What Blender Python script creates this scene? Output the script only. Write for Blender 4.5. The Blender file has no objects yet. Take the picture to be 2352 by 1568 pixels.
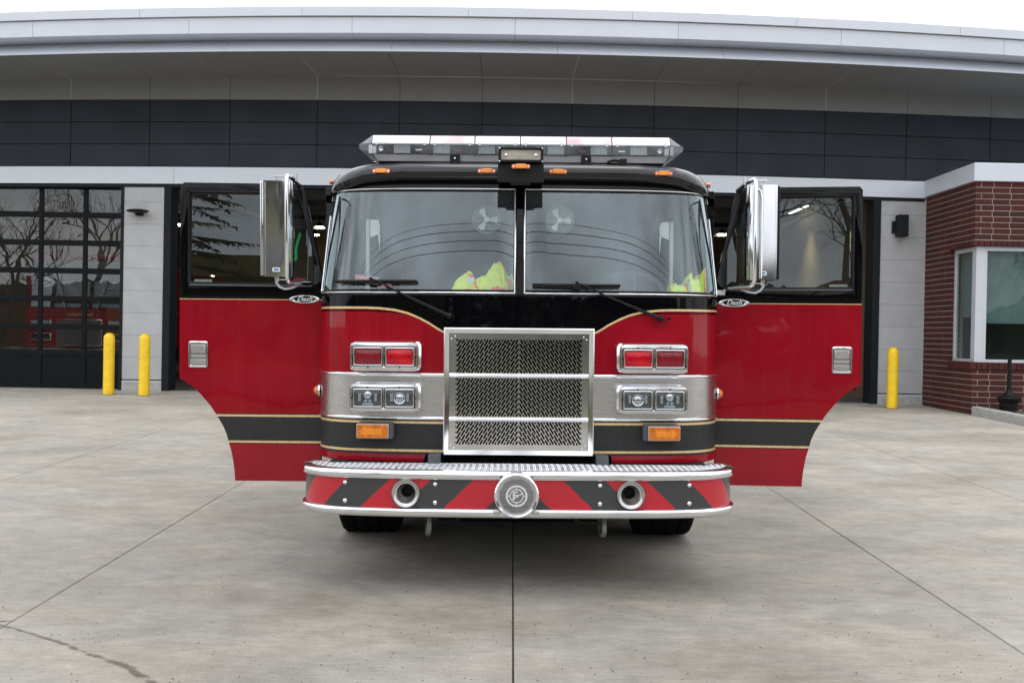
import bpy, bmesh, math, random
from mathutils import Vector, Matrix, noise
R = math.radians
rnd = random.Random(7)
S = bpy.context.scene
C = S.collection

# ------------------------------------------------------------------ camera
FOC = 2350.0 / 2352.0 * 36.0
cam = bpy.data.objects.new('camera', bpy.data.cameras.new('camera'))
C.objects.link(cam)
cam.data.sensor_width = 36
cam.data.lens = FOC
cam.data.clip_start = 0.1
cam.data.clip_end = 600
cam.matrix_world = Matrix.Translation((0, 0, 1.5)) @ Matrix.Rotation(R(90 - 0.44), 4, 'X') @ Matrix.Rotation(R(1.05), 4, 'Z')
S.camera = cam

# ------------------------------------------------------------------ overcast sky
world = bpy.data.worlds.new('World')
S.world = world
world.use_nodes = True
wn, wl = world.node_tree.nodes, world.node_tree.links
wn.clear()
w_out = wn.new('ShaderNodeOutputWorld')
w_bg = wn.new('ShaderNodeBackground')
w_sky = wn.new('ShaderNodeTexSky')
w_sky.sky_type = 'NISHITA'
w_sky.sun_disc = False
w_sky.sun_elevation = R(84)
w_sky.sun_rotation = R(200)
w_geo = wn.new('ShaderNodeTexCoord')
w_sep = wn.new('ShaderNodeSeparateXYZ')
w_map = wn.new('ShaderNodeMapping')
w_map.inputs['Scale'].default_value = (1.6, 1.6, 4.0)
w_noise = wn.new('ShaderNodeTexNoise')
w_noise.inputs['Scale'].default_value = 2.7
w_noise.inputs['Detail'].default_value = 6
w_noise.inputs['Roughness'].default_value = 0.55
w_el = wn.new('ShaderNodeMapRange')          # overcast sky: zenith brighter than the horizon
w_el.inputs['From Min'].default_value = 0.0
w_el.inputs['From Max'].default_value = 1.0
w_el.inputs['To Min'].default_value = 11.5
w_el.inputs['To Max'].default_value = 15.0
w_cl = wn.new('ShaderNodeMapRange')
w_cl.inputs['From Min'].default_value = 0.33
w_cl.inputs['From Max'].default_value = 0.70
w_cl.inputs['To Min'].default_value = 0.74
w_cl.inputs['To Max'].default_value = 1.55
w_mul = wn.new('ShaderNodeMath'); w_mul.operation = 'MULTIPLY'
w_col = wn.new('ShaderNodeVectorMath'); w_col.operation = 'SCALE'
w_col.inputs[0].default_value = (0.965, 0.99, 1.03)
w_mix = wn.new('ShaderNodeMix'); w_mix.data_type = 'RGBA'
w_mix.inputs[0].default_value = 0.93
wl.new(w_geo.outputs['Generated'], w_sep.inputs[0])
wl.new(w_geo.outputs['Generated'], w_map.inputs[0])
wl.new(w_map.outputs[0], w_noise.inputs['Vector'])
wl.new(w_sep.outputs[2], w_el.inputs[0])
wl.new(w_noise.outputs[0], w_cl.inputs[0])
wl.new(w_el.outputs[0], w_mul.inputs[0])
wl.new(w_cl.outputs[0], w_mul.inputs[1])
wl.new(w_mul.outputs[0], w_col.inputs[3])
wl.new(w_sky.outputs[0], w_mix.inputs[6])
wl.new(w_col.outputs[0], w_mix.inputs[7])
wl.new(w_mix.outputs[2], w_bg.inputs[0])
w_bg.inputs[1].default_value = 0.11
wl.new(w_bg.outputs[0], w_out.inputs[0])

sun = bpy.data.lights.new('sun', 'SUN')
sun.energy = 0.5
sun.angle = R(25)
sun.color = (1.0, 0.98, 0.95)
sun_o = bpy.data.objects.new('sun', sun)
C.objects.link(sun_o)
sun_o.rotation_euler = (R(-4), R(4), 0)

S.view_settings.view_transform = 'Standard'
S.view_settings.look = 'None'
S.view_settings.exposure = 0.15
S.view_settings.gamma = 1.0
S.view_settings.use_curve_mapping = False
S.render.engine = 'CYCLES'

# ------------------------------------------------------------------ helpers
SLOPE = 0.0128
def gz(y):                       # the apron rises gently towards the station
    return SLOPE * min(y, 20.6)

def pbr(name, col, rough=0.5, metal=0.0, coat=0.0, var=0.0, vscale=8.0, rvar=0.0, bump=0.0,
        bscale=60.0, stretch=(1, 1, 1), col2=None, rand=0.0, emit=None, estr=0.0, detail=5, coords='Object', spec=None, sheen=0, wave=0.0, streak=0.0):
    m = bpy.data.materials.new(name)
    m.use_nodes = True
    n, l = m.node_tree.nodes, m.node_tree.links
    b = n['Principled BSDF']
    b.inputs['Base Color'].default_value = (*col, 1)
    b.inputs['Roughness'].default_value = rough
    b.inputs['Metallic'].default_value = metal
    b.inputs['Coat Weight'].default_value = coat
    b.inputs['Coat Roughness'].default_value = 0.03
    if spec is not None: b.inputs['Specular IOR Level'].default_value = spec
    if emit:
        b.inputs['Emission Color'].default_value = (*emit, 1)
        b.inputs['Emission Strength'].default_value = estr
    if wave:
        tw = n.new('ShaderNodeTexCoord'); nw = n.new('ShaderNodeTexNoise'); nw.inputs['Scale'].default_value = 2.3; nw.inputs['Detail'].default_value = 1.5
        l.new(tw.outputs['Object'], nw.inputs['Vector'])
        bw = n.new('ShaderNodeBump'); bw.inputs['Strength'].default_value = 1.0; bw.inputs['Distance'].default_value = wave
        l.new(nw.outputs[0], bw.inputs['Height']); l.new(bw.outputs[0], b.inputs['Coat Normal'])
    if var or rvar or bump or col2 or rand:
        if coords == 'World':
            tc = n.new('ShaderNodeNewGeometry'); src = tc.outputs['Position']
        else:
            tc = n.new('ShaderNodeTexCoord'); src = tc.outputs['Object']
        mp = n.new('ShaderNodeMapping'); mp.inputs['Scale'].default_value = stretch
        l.new(src, mp.inputs[0])
        nz = n.new('ShaderNodeTexNoise'); nz.inputs['Scale'].default_value = vscale
        nz.inputs['Detail'].default_value = detail
        l.new(mp.outputs[0], nz.inputs['Vector'])
        c2 = col2 if col2 else tuple(c * (1 - var) for c in col)
        c1 = col if col2 else tuple(min(1, c * (1 + var)) for c in col)
        mr = n.new('ShaderNodeMapRange'); mr.inputs[1].default_value = 0.33; mr.inputs[2].default_value = 0.67
        l.new(nz.outputs[0], mr.inputs[0])
        fac = mr.outputs[0]
        if rand:
            oi = n.new('ShaderNodeObjectInfo')
            mm = n.new('ShaderNodeMath'); mm.operation = 'MULTIPLY_ADD'
            l.new(oi.outputs['Random'], mm.inputs[0]); mm.inputs[1].default_value = rand
            mm2 = n.new('ShaderNodeMath'); mm2.operation = 'MULTIPLY'; mm2.inputs[1].default_value = 1 - rand
            l.new(fac, mm2.inputs[0]); l.new(mm2.outputs[0], mm.inputs[2])
            fac = mm.outputs[0]
        mx = n.new('ShaderNodeMix'); mx.data_type = 'RGBA'
        mx.inputs[6].default_value = (*c1, 1); mx.inputs[7].default_value = (*c2, 1)
        l.new(fac, mx.inputs[0]); l.new(mx.outputs[2], b.inputs['Base Color'])
        if streak:                                             # rain-washed dust in thin runs
            ms = n.new('ShaderNodeMapping'); ms.inputs['Scale'].default_value = (14, 14, 0.9); l.new(src, ms.inputs[0])
            ns = n.new('ShaderNodeTexNoise'); ns.inputs['Scale'].default_value = 2.0; ns.inputs['Detail'].default_value = 6; l.new(ms.outputs[0], ns.inputs['Vector'])
            rs = n.new('ShaderNodeMapRange'); rs.inputs[1].default_value = .50; rs.inputs[2].default_value = .78; rs.inputs[4].default_value = streak; l.new(ns.outputs[0], rs.inputs[0])
            xs_ = n.new('ShaderNodeMix'); xs_.data_type = 'RGBA'; xs_.inputs[7].default_value = (.30, .27, .24, 1)
            l.new(rs.outputs[0], xs_.inputs[0]); l.new(mx.outputs[2], xs_.inputs[6]); l.new(xs_.outputs[2], b.inputs['Base Color'])
        if rvar:
            rr = n.new('ShaderNodeMapRange')
            rr.inputs[3].default_value = max(0.02, rough - rvar); rr.inputs[4].default_value = rough + rvar
            l.new(nz.outputs[0], rr.inputs[0]); l.new(rr.outputs[0], b.inputs['Roughness'])
        if bump:
            nb = n.new('ShaderNodeTexNoise'); nb.inputs['Scale'].default_value = bscale
            l.new(mp.outputs[0], nb.inputs['Vector'])
            bp = n.new('ShaderNodeBump'); bp.inputs['Strength'].default_value = bump; bp.inputs['Distance'].default_value = 0.01
            l.new(nb.outputs[0], bp.inputs['Height']); l.new(bp.outputs[0], b.inputs['Normal'])
    return m

def glass(name, tint=(0.8, 0.85, 0.85), ior=1.5, rough=0.0, wavy=0.0, wscale=1.5, dust_haze=0.0, boost=1.0, wstretch=(1,1,1), gcol=(.95, .99, 1.0)):
    m = bpy.data.materials.new(name); m.use_nodes = True
    n, l = m.node_tree.nodes, m.node_tree.links
    n.clear()
    o = n.new('ShaderNodeOutputMaterial')
    t = n.new('ShaderNodeBsdfTransparent'); t.inputs[0].default_value = (*tint, 1)
    g = n.new('ShaderNodeBsdfGlossy'); g.inputs['Roughness'].default_value = rough; g.inputs[0].default_value = (*gcol, 1)
    f = n.new('ShaderNodeFresnel')
    gb = n.new('ShaderNodeNewGeometry'); mi_ = n.new('ShaderNodeMix'); mi_.data_type = 'FLOAT'      # same reflectance from both sides of the pane
    mi_.inputs[2].default_value = ior; mi_.inputs[3].default_value = 1.0 / ior
    l.new(gb.outputs['Backfacing'], mi_.inputs[0]); l.new(mi_.outputs[0], f.inputs[0])
    mx = n.new('ShaderNodeMixShader')
    mb = n.new('ShaderNodeMath'); mb.operation = 'MULTIPLY'; mb.inputs[1].default_value = boost; mb.use_clamp = True
    l.new(f.outputs[0], mb.inputs[0]); l.new(mb.outputs[0], mx.inputs[0])
    l.new(t.outputs[0], mx.inputs[1]); l.new(g.outputs[0], mx.inputs[2])
    last = mx.outputs[0]
    tc = n.new('ShaderNodeTexCoord')
    if wavy:
        mp = n.new('ShaderNodeMapping'); mp.inputs['Scale'].default_value = wstretch
        nz = n.new('ShaderNodeTexNoise'); nz.inputs['Scale'].default_value = wscale; nz.inputs['Detail'].default_value = 1
        l.new(tc.outputs['Object'], mp.inputs[0]); l.new(mp.outputs[0], nz.inputs['Vector'])
        bp = n.new('ShaderNodeBump'); bp.inputs['Strength'].default_value = 1.0; bp.inputs['Distance'].default_value = wavy
        l.new(nz.outputs[0], bp.inputs['Height'])
        l.new(bp.outputs[0], g.inputs['Normal'])
    if dust_haze:
        d = n.new('ShaderNodeBsdfDiffuse'); d.inputs[0].default_value = (0.42, 0.47, 0.50, 1)  # dust with pale bluish haze put into its colour to brighten the glass
        nz2 = n.new('ShaderNodeTexNoise'); nz2.inputs['Scale'].default_value = 3.0; nz2.inputs['Detail'].default_value = 8
        l.new(tc.outputs['Object'], nz2.inputs['Vector'])
        mr = n.new('ShaderNodeMapRange'); mr.inputs[1].default_value = 0.4; mr.inputs[2].default_value = 0.8
        mr.inputs[3].default_value = dust_haze * 0.3; mr.inputs[4].default_value = dust_haze
        l.new(nz2.outputs[0], mr.inputs[0])
        mx2 = n.new('ShaderNodeMixShader')
        l.new(mr.outputs[0], mx2.inputs[0]); l.new(last, mx2.inputs[1]); l.new(d.outputs[0], mx2.inputs[2])
        last = mx2.outputs[0]
    l.new(last, o.inputs[0])
    return m

class MB:
    """collects shapes and links them as ONE mesh object"""
    def __init__(s): s.v = []; s.f = []; s.m = []; s.mi = 0
    def add(s, vs, fs, mi=None):
        o = len(s.v); s.v.extend([tuple(p) for p in vs])
        s.f.extend([tuple(i + o for i in f) for f in fs])
        s.m.extend([s.mi if mi is None else mi] * len(fs)); return s
    def box(s, x0, x1, y0, y1, z0, z1, mi=None):
        vs = [(x, y, z) for z in (z0, z1) for y in (y0, y1) for x in (x0, x1)]
        return s.add(vs, [(0, 2, 3, 1), (4, 5, 7, 6), (0, 1, 5, 4), (1, 3, 7, 5), (3, 2, 6, 7), (2, 0, 4, 6)], mi)
    def obox(s, M, hx, hy, hz, mi=None):
        vs = [M @ Vector((x, y, z)) for z in (-hz, hz) for y in (-hy, hy) for x in (-hx, hx)]
        return s.add(vs, [(0, 2, 3, 1), (4, 5, 7, 6), (0, 1, 5, 4), (1, 3, 7, 5), (3, 2, 6, 7), (2, 0, 4, 6)], mi)
    def cyl(s, p0, p1, r0, r1=None, n=16, mi=None, caps=True):
        p0, p1 = Vector(p0), Vector(p1); r1 = r0 if r1 is None else r1
        d = (p1 - p0).normalized(); a = d.orthogonal().normalized(); b = d.cross(a)
        vs = []
        for p, r in ((p0, r0), (p1, r1)):
            for i in range(n):
                t = 2 * math.pi * i / n
                vs.append(p + a * math.cos(t) * r + b * math.sin(t) * r)
        fs = [(i, (i + 1) % n, n + (i + 1) % n, n + i) for i in range(n)]
        if caps: fs += [tuple(reversed(range(n))), tuple(range(n, 2 * n))]
        return s.add(vs, fs, mi)
    def tube(s, pts, r, n=10, mi=None, caps=True):
        pts = [Vector(p) for p in pts]; vs = []; fs = []
        rs = r if isinstance(r, (list, tuple)) else [r] * len(pts)
        a = None
        for i, p in enumerate(pts):
            d = (pts[min(i + 1, len(pts) - 1)] - pts[max(i - 1, 0)]).normalized()
            if a is None: a = d.orthogonal().normalized()
            else:
                a = (a - d * a.dot(d))
                a = a.normalized() if a.length > 1e-6 else d.orthogonal().normalized()
            b = d.cross(a)
            for k in range(n):
                t = 2 * math.pi * k / n
                vs.append(p + (a * math.cos(t) + b * math.sin(t)) * rs[i])
        for i in range(len(pts) - 1):
            for k in range(n):
                fs.append((i * n + k, i * n + (k + 1) % n, (i + 1) * n + (k + 1) % n, (i + 1) * n + k))
        if caps: fs += [tuple(reversed(range(n))), tuple(range((len(pts) - 1) * n, len(pts) * n))]
        return s.add(vs, fs, mi)
    def lathe(s, prof, c=(0, 0, 0), axis='Z', n=32, mi=None, close=False):
        vs = []; fs = []
        for (r, h) in prof:
            for k in range(n):
                t = 2 * math.pi * k / n; a, b = r * math.cos(t), r * math.sin(t)
                if axis == 'Z': p = (c[0] + a, c[1] + b, c[2] + h)
                elif axis == 'Y': p = (c[0] + a, c[1] - h, c[2] + b)      # h towards the viewer (-Y)
                else: p = (c[0] + h, c[1] + a, c[2] + b)
                vs.append(p)
        m = len(prof)
        for i in range(m - 1 if not close else m):
            for k in range(n):
                j = (i + 1) % m
                fs.append((i * n + k, i * n + (k + 1) % n, j * n + (k + 1) % n, j * n + k))
        return s.add(vs, fs, mi)
    def prism(s, poly, y0, y1, mi=None):
        """poly in (x,z), extruded along y"""
        n = len(poly)
        vs = [(x, y0, z) for x, z in poly] + [(x, y1, z) for x, z in poly]
        fs = [tuple(range(n)), tuple(reversed(range(n, 2 * n)))]
        fs += [(i, i + n, (i + 1) % n + n, (i + 1) % n) for i in range(n)]
        return s.add(vs, fs, mi)
    def sphere(s, c, r, n=10, sq=(1, 1, 1), mi=None):
        vs = []; fs = []; m = n // 2
        for i in range(m + 1):
            ph = math.pi * i / m
            for k in range(n):
                t = 2 * math.pi * k / n
                vs.append((c[0] + r * sq[0] * math.sin(ph) * math.cos(t), c[1] + r * sq[1] * math.sin(ph) * math.sin(t), c[2] + r * sq[2] * math.cos(ph)))
        for i in range(m):
            for k in range(n):
                fs.append((i * n + k, i * n + (k + 1) % n, (i + 1) * n + (k + 1) % n, (i + 1) * n + k))
        return s.add(vs, fs, mi)
    def grid(s, rows, mi=None, flip=False):
        """rows: list of equally long lists of points; mi may be a list, one per row gap"""
        n = len(rows[0]); o = [p for r in rows for p in r]
        for i in range(len(rows) - 1):
            pass
        base = len(s.v); s.v.extend([tuple(p) for p in o])
        for i in range(len(rows) - 1):
            for k in range(n - 1):
                f = (base + i * n + k, base + i * n + k + 1, base + (i + 1) * n + k + 1, base + (i + 1) * n + k)
                s.f.append(tuple(reversed(f)) if flip else f)
                s.m.append(mi[i] if isinstance(mi, (list, tuple)) else (s.mi if mi is None else mi))
        return s
    def build(s, name, mats, parent=None, loc=None, rot=None, smooth=35, bevel=0, seg=2, fix=True, **props):
        me = bpy.data.meshes.new(name)
        me.from_pydata(s.v, [], s.f)
        if not isinstance(mats, (list, tuple)): mats = [mats]
        for m in mats: me.materials.append(m)
        if len(mats) > 1: me.polygons.foreach_set('material_index', s.m)
        if fix:
            bm = bmesh.new(); bm.from_mesh(me); bmesh.ops.remove_doubles(bm, verts=bm.verts, dist=1e-5)
            bmesh.ops.recalc_face_normals(bm, faces=bm.faces); bm.to_mesh(me); bm.free()
        if smooth:
            me.shade_smooth(); me.set_sharp_from_angle(angle=R(smooth))
        return link(name, me, parent, loc, rot, bevel, seg, **props)

def link(name, me, parent=None, loc=None, rot=None, bevel=0, seg=2, **props):
    o = bpy.data.objects.new(name, me); C.objects.link(o)
    if parent: o.parent = parent
    if loc: o.location = loc
    if rot: o.rotation_euler = rot
    if bevel:
        b = o.modifiers.new('bevel', 'BEVEL'); b.width = bevel; b.segments = seg; b.limit_method = 'ANGLE'; b.angle_limit = R(40)
        b.harden_normals = False
    for k, v in props.items(): o[k] = v
    return o

def thing(name, label, cat, loc=(0, 0, 0), rot=(0, 0, 0), group=None, kind=None):
    o = bpy.data.objects.new(name, None); C.objects.link(o)
    o.empty_display_size = 0.2
    o.location = loc; o.rotation_euler = rot
    if label: o['label'] = label
    if cat: o['category'] = cat
    if group: o['group'] = group
    if kind: o['kind'] = kind
    return o
def tag(o, label, cat, group=None):
    o['label'] = label; o['category'] = cat
    if group: o['group'] = group
    return o
def sub(name, parent, loc=(0, 0, 0), rot=(0, 0, 0), **props):
    o = bpy.data.objects.new(name, None); C.objects.link(o); o.parent = parent
    o.location = loc; o.rotation_euler = rot; o.empty_display_size = 0.1
    for k, v in props.items(): o[k] = v
    return o
def copy_tree(o, parent=None):
    c = o.copy(); C.objects.link(c); c.parent = parent
    for ch in list(o.children): copy_tree(ch, c)
    return c

def rrect(cx, cz, w, h, r, n=5):
    pts = []
    for (sx, sz, a0) in ((1, 1, 0), (-1, 1, 90), (-1, -1, 180), (1, -1, 270)):
        for i in range(n + 1):
            a = R(a0 + 90 * i / n)
            pts.append((cx + sx * (w / 2 - r) + r * math.cos(a), cz + sz * (h / 2 - r) + r * math.sin(a)))
    return pts
def ellipse(cx, cz, a, b, n=32):
    return [(cx + a * math.cos(2 * math.pi * i / n), cz + b * math.sin(2 * math.pi * i / n)) for i in range(n)]

def plate(outer, holes, thick, mats, name, parent=None, loc=None, rot=None, bevel=0.0, warp=None, smooth=30, **props):
    """flat plate in the XZ plane with real holes, front face at y = -thick/2"""
    cu = bpy.data.curves.new('c', 'CURVE'); cu.dimensions = '2D'; cu.fill_mode = 'BOTH'
    cu.extrude = thick / 2; cu.bevel_depth = bevel; cu.bevel_resolution = 2; cu.offset = -bevel
    for poly in [outer] + list(holes):
        sp = cu.splines.new('POLY'); sp.points.add(len(poly) - 1)
        for i, (x, z) in enumerate(poly): sp.points[i].co = (x, z, 0, 1)
        sp.use_cyclic_u = True
    ob = bpy.data.objects.new('c', cu)
    me = bpy.data.meshes.new_from_object(ob)
    bpy.data.objects.remove(ob); bpy.data.curves.remove(cu)
    me.transform(Matrix(((1, 0, 0, 0), (0, 0, -1, 0), (0, 1, 0, 0), (0, 0, 0, 1))))
    me.materials.clear()
    for m in (mats if isinstance(mats, (list, tuple)) else [mats]): me.materials.append(m)
    me.name = name
    bm = bmesh.new(); bm.from_mesh(me); bmesh.ops.remove_doubles(bm, verts=bm.verts, dist=1e-6)
    if warp:
        for v in bm.verts: v.co = warp(v.co)
    bm.to_mesh(me); bm.free()
    me.shade_smooth(); me.set_sharp_from_angle(angle=R(smooth))
    return link(name, me, parent, loc, rot, **props)

def text(body, size, mat, name, parent, loc, shear=0.0, extrude=0.002, mirror=False, xscale=1.0, bevel=0.0, **props):
    cu = bpy.data.curves.new('t', 'FONT'); cu.body = body; cu.size = size; cu.shear = shear
    cu.align_x = 'CENTER'; cu.align_y = 'CENTER'; cu.extrude = extrude; cu.bevel_depth = bevel; cu.resolution_u = 4
    ob = bpy.data.objects.new('t', cu)
    me = bpy.data.meshes.new_from_object(ob)
    bpy.data.objects.remove(ob); bpy.data.curves.remove(cu)
    me.transform(Matrix(((xscale, 0, 0, 0), (0, 0, -1, 0), (0, 1, 0, 0), (0, 0, 0, 1))))
    me.materials.clear(); me.materials.append(mat); me.name = name
    return link(name, me, parent, loc, **props)

# ------------------------------------------------------------------ materials
M = {}
M['red'] = pbr('red_paint', (0.27, 0.0025, 0.011), 0.5, coat=0.62, var=0.10, vscale=2.2, rvar=0.05, spec=0.05, wave=0.004, streak=0.018)
M['blackpaint'] = pbr('black_paint', (0.0018, 0.002, 0.0028), 0.4, coat=0.45, spec=0.0, rvar=0.04, var=0.1, vscale=5, wave=0.004, streak=0.006)
M['brow'] = pbr('black_paint_sky_sheen', (0.003, 0.0033, 0.0045), 0.3, coat=1.0, spec=0.1, rvar=0.04, var=0.1, vscale=5)  # same black paint, tone and coat raised to add sky sheen
M['char'] = pbr('charcoal_reflective_film', (0.028, 0.0285, 0.029), 0.5, var=0.12, vscale=40, coat=0.06, spec=0.2)
M['gold'] = pbr('gold_leaf_stripe', (0.72, 0.52, 0.26), 0.38, metal=0.35, var=0.16, vscale=90, stretch=(1, 1, 0.1))
M['chrome'] = pbr('chrome', (0.80, 0.81, 0.83), 0.09, metal=1.0, var=0.05, vscale=6, rvar=0.05)
M['steel'] = pbr('polished_stainless', (0.70, 0.70, 0.70), 0.11, metal=1.0, var=0.08, vscale=5, rvar=0.06, bump=0.02, bscale=9)
M['alu'] = pbr('brushed_aluminium', (0.56, 0.545, 0.53), 0.28, metal=1.0, var=0.08, vscale=12, rvar=0.08, stretch=(0.3, 1, 3))
M['tread'] = pbr('tread_plate_aluminium', (0.62, 0.63, 0.65), 0.24, metal=1.0, var=0.1, vscale=25, rvar=0.1)
M['cast'] = pbr('cast_aluminium', (0.60, 0.60, 0.60), 0.36, metal=1.0, var=0.12, vscale=30, rvar=0.08)
M['rubber'] = pbr('tyre_rubber', (0.005, 0.005, 0.0055), 0.85, spec=0.1, var=0.3, vscale=20, bump=0.1)
M['plastic'] = pbr('black_plastic', (0.005, 0.0052, 0.0058), 0.5, spec=0.25, var=0.2, vscale=20)
M['darkmetal'] = pbr('dark_chassis_metal', (0.003, 0.003, 0.003), 0.8, spec=0.1, var=0.3, vscale=10)
M['grey'] = pbr('grey_interior_vinyl', (0.075, 0.078, 0.082), 0.6, var=0.15, vscale=12)
M['cabin'] = pbr('dark_cabin_lining', (0.03, 0.033, 0.036), 0.8, var=0.2, vscale=9)
M['amber'] = pbr('amber_lens', (0.62, 0.16, 0.004), 0.16, coat=0.8, var=0.25, vscale=60, stretch=(1, 1, 0.15))
M['ambert'] = pbr('amber_lens_bright', (0.85, 0.27, 0.005), 0.18, coat=0.8, var=0.15, vscale=70, stretch=(1, 1, 0.2))
M['amberd'] = pbr('amber_lens_orange', (0.75, 0.13, 0.01), 0.14, coat=1.0, var=0.1, vscale=20)
M['redlens'] = pbr('dark_red_lens', (0.20, 0.002, 0.010), 0.35, spec=0.2, coat=0.8, var=0.35, vscale=160, stretch=(1, 1, 0.05))
M['redlens2'] = pbr('bright_red_lens', (0.50, 0.002, 0.012), 0.3, spec=0.1, coat=0.8, var=0.3, vscale=30, stretch=(0.4, 1, 1.4))
M['clearlens'] = glass('clear_lens', (0.86, 0.9, 0.92), 1.5, 0.03)
M['domeclear'] = glass('clear_dome', (0.82, 0.85, 0.87), 1.45, 0.05, dust_haze=0.34, boost=1.5)
M['frost'] = pbr('frosted_clear_plastic', (0.72, 0.74, 0.77), 0.22, coat=0.6, var=0.06, vscale=6, col2=(0.80, 0.72, 0.74))
M['frostred'] = pbr('frosted_plastic_over_red_lamp', (0.76, 0.68, 0.70), 0.22, coat=0.6, col2=(0.74, 0.36, 0.38), vscale=7, detail=1)
M['worklens'] = pbr('work_light_reflector', (0.46, 0.42, 0.35), 0.4, metal=0.0, var=0.2, vscale=25)
M['windshield'] = glass('windshield_glass', (0.80, 0.86, 0.86), 1.66, 0.0, wavy=0.0005, wscale=2.2, dust_haze=0.085, boost=2.0, gcol=(0.84, 0.95, 1.0))
M['doorglass'] = glass('door_glass', (0.60, 0.65, 0.60), 1.62, 0.0, dust_haze=0.01, boost=1.4, gcol=(.85, .95, 1.0))
M['bayglass'] = glass('bay_door_glass', (0.50, 0.52, 0.52), 1.66, 0.0, wavy=0.0012, wscale=1.5, dust_haze=0.02, wstretch=(1.0, 1, 1.8), boost=1.8)
M['annexglass'] = glass('office_window_glass', (0.55, 0.64, 0.62), 1.5, 0.0, wavy=0.004, wscale=2.2, boost=0.8)
M['neon'] = pbr('fluorescent_yellow_fabric', (0.78, 1.0, 0.08), 0.8, var=0.15, vscale=30, bump=0.3, bscale=200)
M['orange'] = pbr('fluorescent_orange_tape', (1.0, 0.16, 0.03), 0.7, var=0.1, vscale=30)
M['greytape'] = pbr('grey_reflective_tape', (0.42, 0.46, 0.48), 0.5, var=0.1, vscale=30)
M['paper'] = pbr('white_paper', (0.75, 0.76, 0.77), 0.7, var=0.05)
M['pink'] = pbr('pink_form_paper', (0.70, 0.22, 0.27), 0.7, var=0.1, vscale=20)
M['white'] = pbr('white_enamel', (0.72, 0.73, 0.74), 0.45, var=0.05)
M['yellow'] = pbr('yellow_bollard_plastic', (0.92, 0.60, 0.015), 0.42, var=0.10, vscale=7, rvar=0.10, bump=0.05, streak=0.05)
M['fascia'] = pbr('silver_grey_metal_panel', (0.62, 0.65, 0.71), 0.42, metal=0.1, var=0.04, vscale=1.5, rvar=0.05, rand=0.5)
M['fascia2'] = pbr('pale_metal_beam', (0.66, 0.70, 0.76), 0.40, metal=0.05, var=0.03, vscale=1.5, rand=0.4)
M['soffit'] = pbr('grey_soffit_panel', (0.215, 0.22, 0.225), 0.6, var=0.05, vscale=2, rand=0.4)
M['dark'] = pbr('dark_slate_panel', (0.020, 0.026, 0.036), 0.5, spec=0.25, var=0.28, bump=.1, bscale=3, vscale=1.4, rvar=0.08, rand=0.5)
M['pier'] = pbr('grey_fibre_cement_panel', (0.44, 0.447, 0.455), 0.7, var=0.10, vscale=3.5, bump=0.06, bscale=50, rand=0.4)
M['seam'] = pbr('dark_seam_gasket', (0.045, 0.045, 0.047), 0.8)  # even dark grey for joints and backing
M['seamlight'] = pbr('pale_joint_sealant', (0.45, 0.45, 0.43), 0.7)
M['jamb'] = pbr('dark_steel_jamb', (0.010, 0.013, 0.016), 0.6, spec=0.2, var=0.1, vscale=4)
M['doorframe'] = pbr('black_aluminium_door_rail', (0.004, 0.005, 0.006), 0.5, spec=0.15, var=0.1, vscale=5)
M['brick'] = pbr('red_brick', (0.098, 0.024, 0.020), 0.75, spec=0.2, col2=(0.050, 0.020, 0.022), vscale=7, bump=0.25, bscale=60, rand=0.65, stretch=(2.5, 2.5, 0.5), rvar=0.1, coords='Object')
M['mortar'] = pbr('pale_mortar', (0.37, 0.33, 0.27), 0.9, var=0.12, vscale=12, bump=0.2, bscale=120)
M['winframe'] = pbr('pale_aluminium_window_frame', (0.58, 0.60, 0.64), 0.4, metal=0.2, var=0.03)
M['shade'] = pbr('roller_shade_fabric', (0.24, 0.32, 0.31), 0.8, var=0.1, vscale=6)
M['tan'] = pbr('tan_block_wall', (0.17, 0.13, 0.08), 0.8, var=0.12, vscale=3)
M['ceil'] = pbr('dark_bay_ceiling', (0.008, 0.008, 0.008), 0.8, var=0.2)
M['bayfloor'] = pbr('bay_floor_concrete', (0.10, 0.10, 0.10), 0.5, var=0.12, vscale=1.5, rvar=0.1)
M['kerb'] = pbr('kerb_concrete', (0.40, 0.40, 0.39), 0.8, var=0.12, vscale=10, bump=0.15)
M['mulch'] = pbr('mulch', (0.10, 0.065, 0.045), 0.9, col2=(0.24, 0.19, 0.14), vscale=40, bump=0.6)
M['asphalt'] = pbr('asphalt', (0.055, 0.055, 0.057), 0.85, var=0.2, vscale=30, bump=0.2, coords='World')
M['lawn'] = pbr('winter_lawn', (0.07, 0.085, 0.035), 0.95, col2=(0.12, 0.10, 0.055), vscale=1.2, coords='World')
M['bark'] = pbr('bark', (0.07, 0.055, 0.045), 0.9, var=0.25, vscale=12, bump=0.4)
M['needle'] = pbr('spruce_needles', (0.035, 0.06, 0.03), 0.8, var=0.3, vscale=4)
M['pole'] = pbr('creosoted_pole', (0.10, 0.075, 0.055), 0.85, var=0.2)
M['siding'] = pbr('olive_siding', (0.16, 0.15, 0.07), 0.8, var=0.1, vscale=2)
M['roofdark'] = pbr('dark_shingle_roof', (0.05, 0.045, 0.04), 0.9, var=0.2)
M['bricklow'] = pbr('brown_brick_wall', (0.16, 0.07, 0.05), 0.9, var=0.2)
M['lamp'] = pbr('lit_lamp', (1, 0.9, 0.75), 0.5, emit=(1.0, 0.86, 0.62), estr=14)
M['bulb'] = pbr('lit_high_bay_lamp', (1, 0.9, 0.75), 0.5, emit=(1.0, 0.87, 0.68), estr=45)

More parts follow.
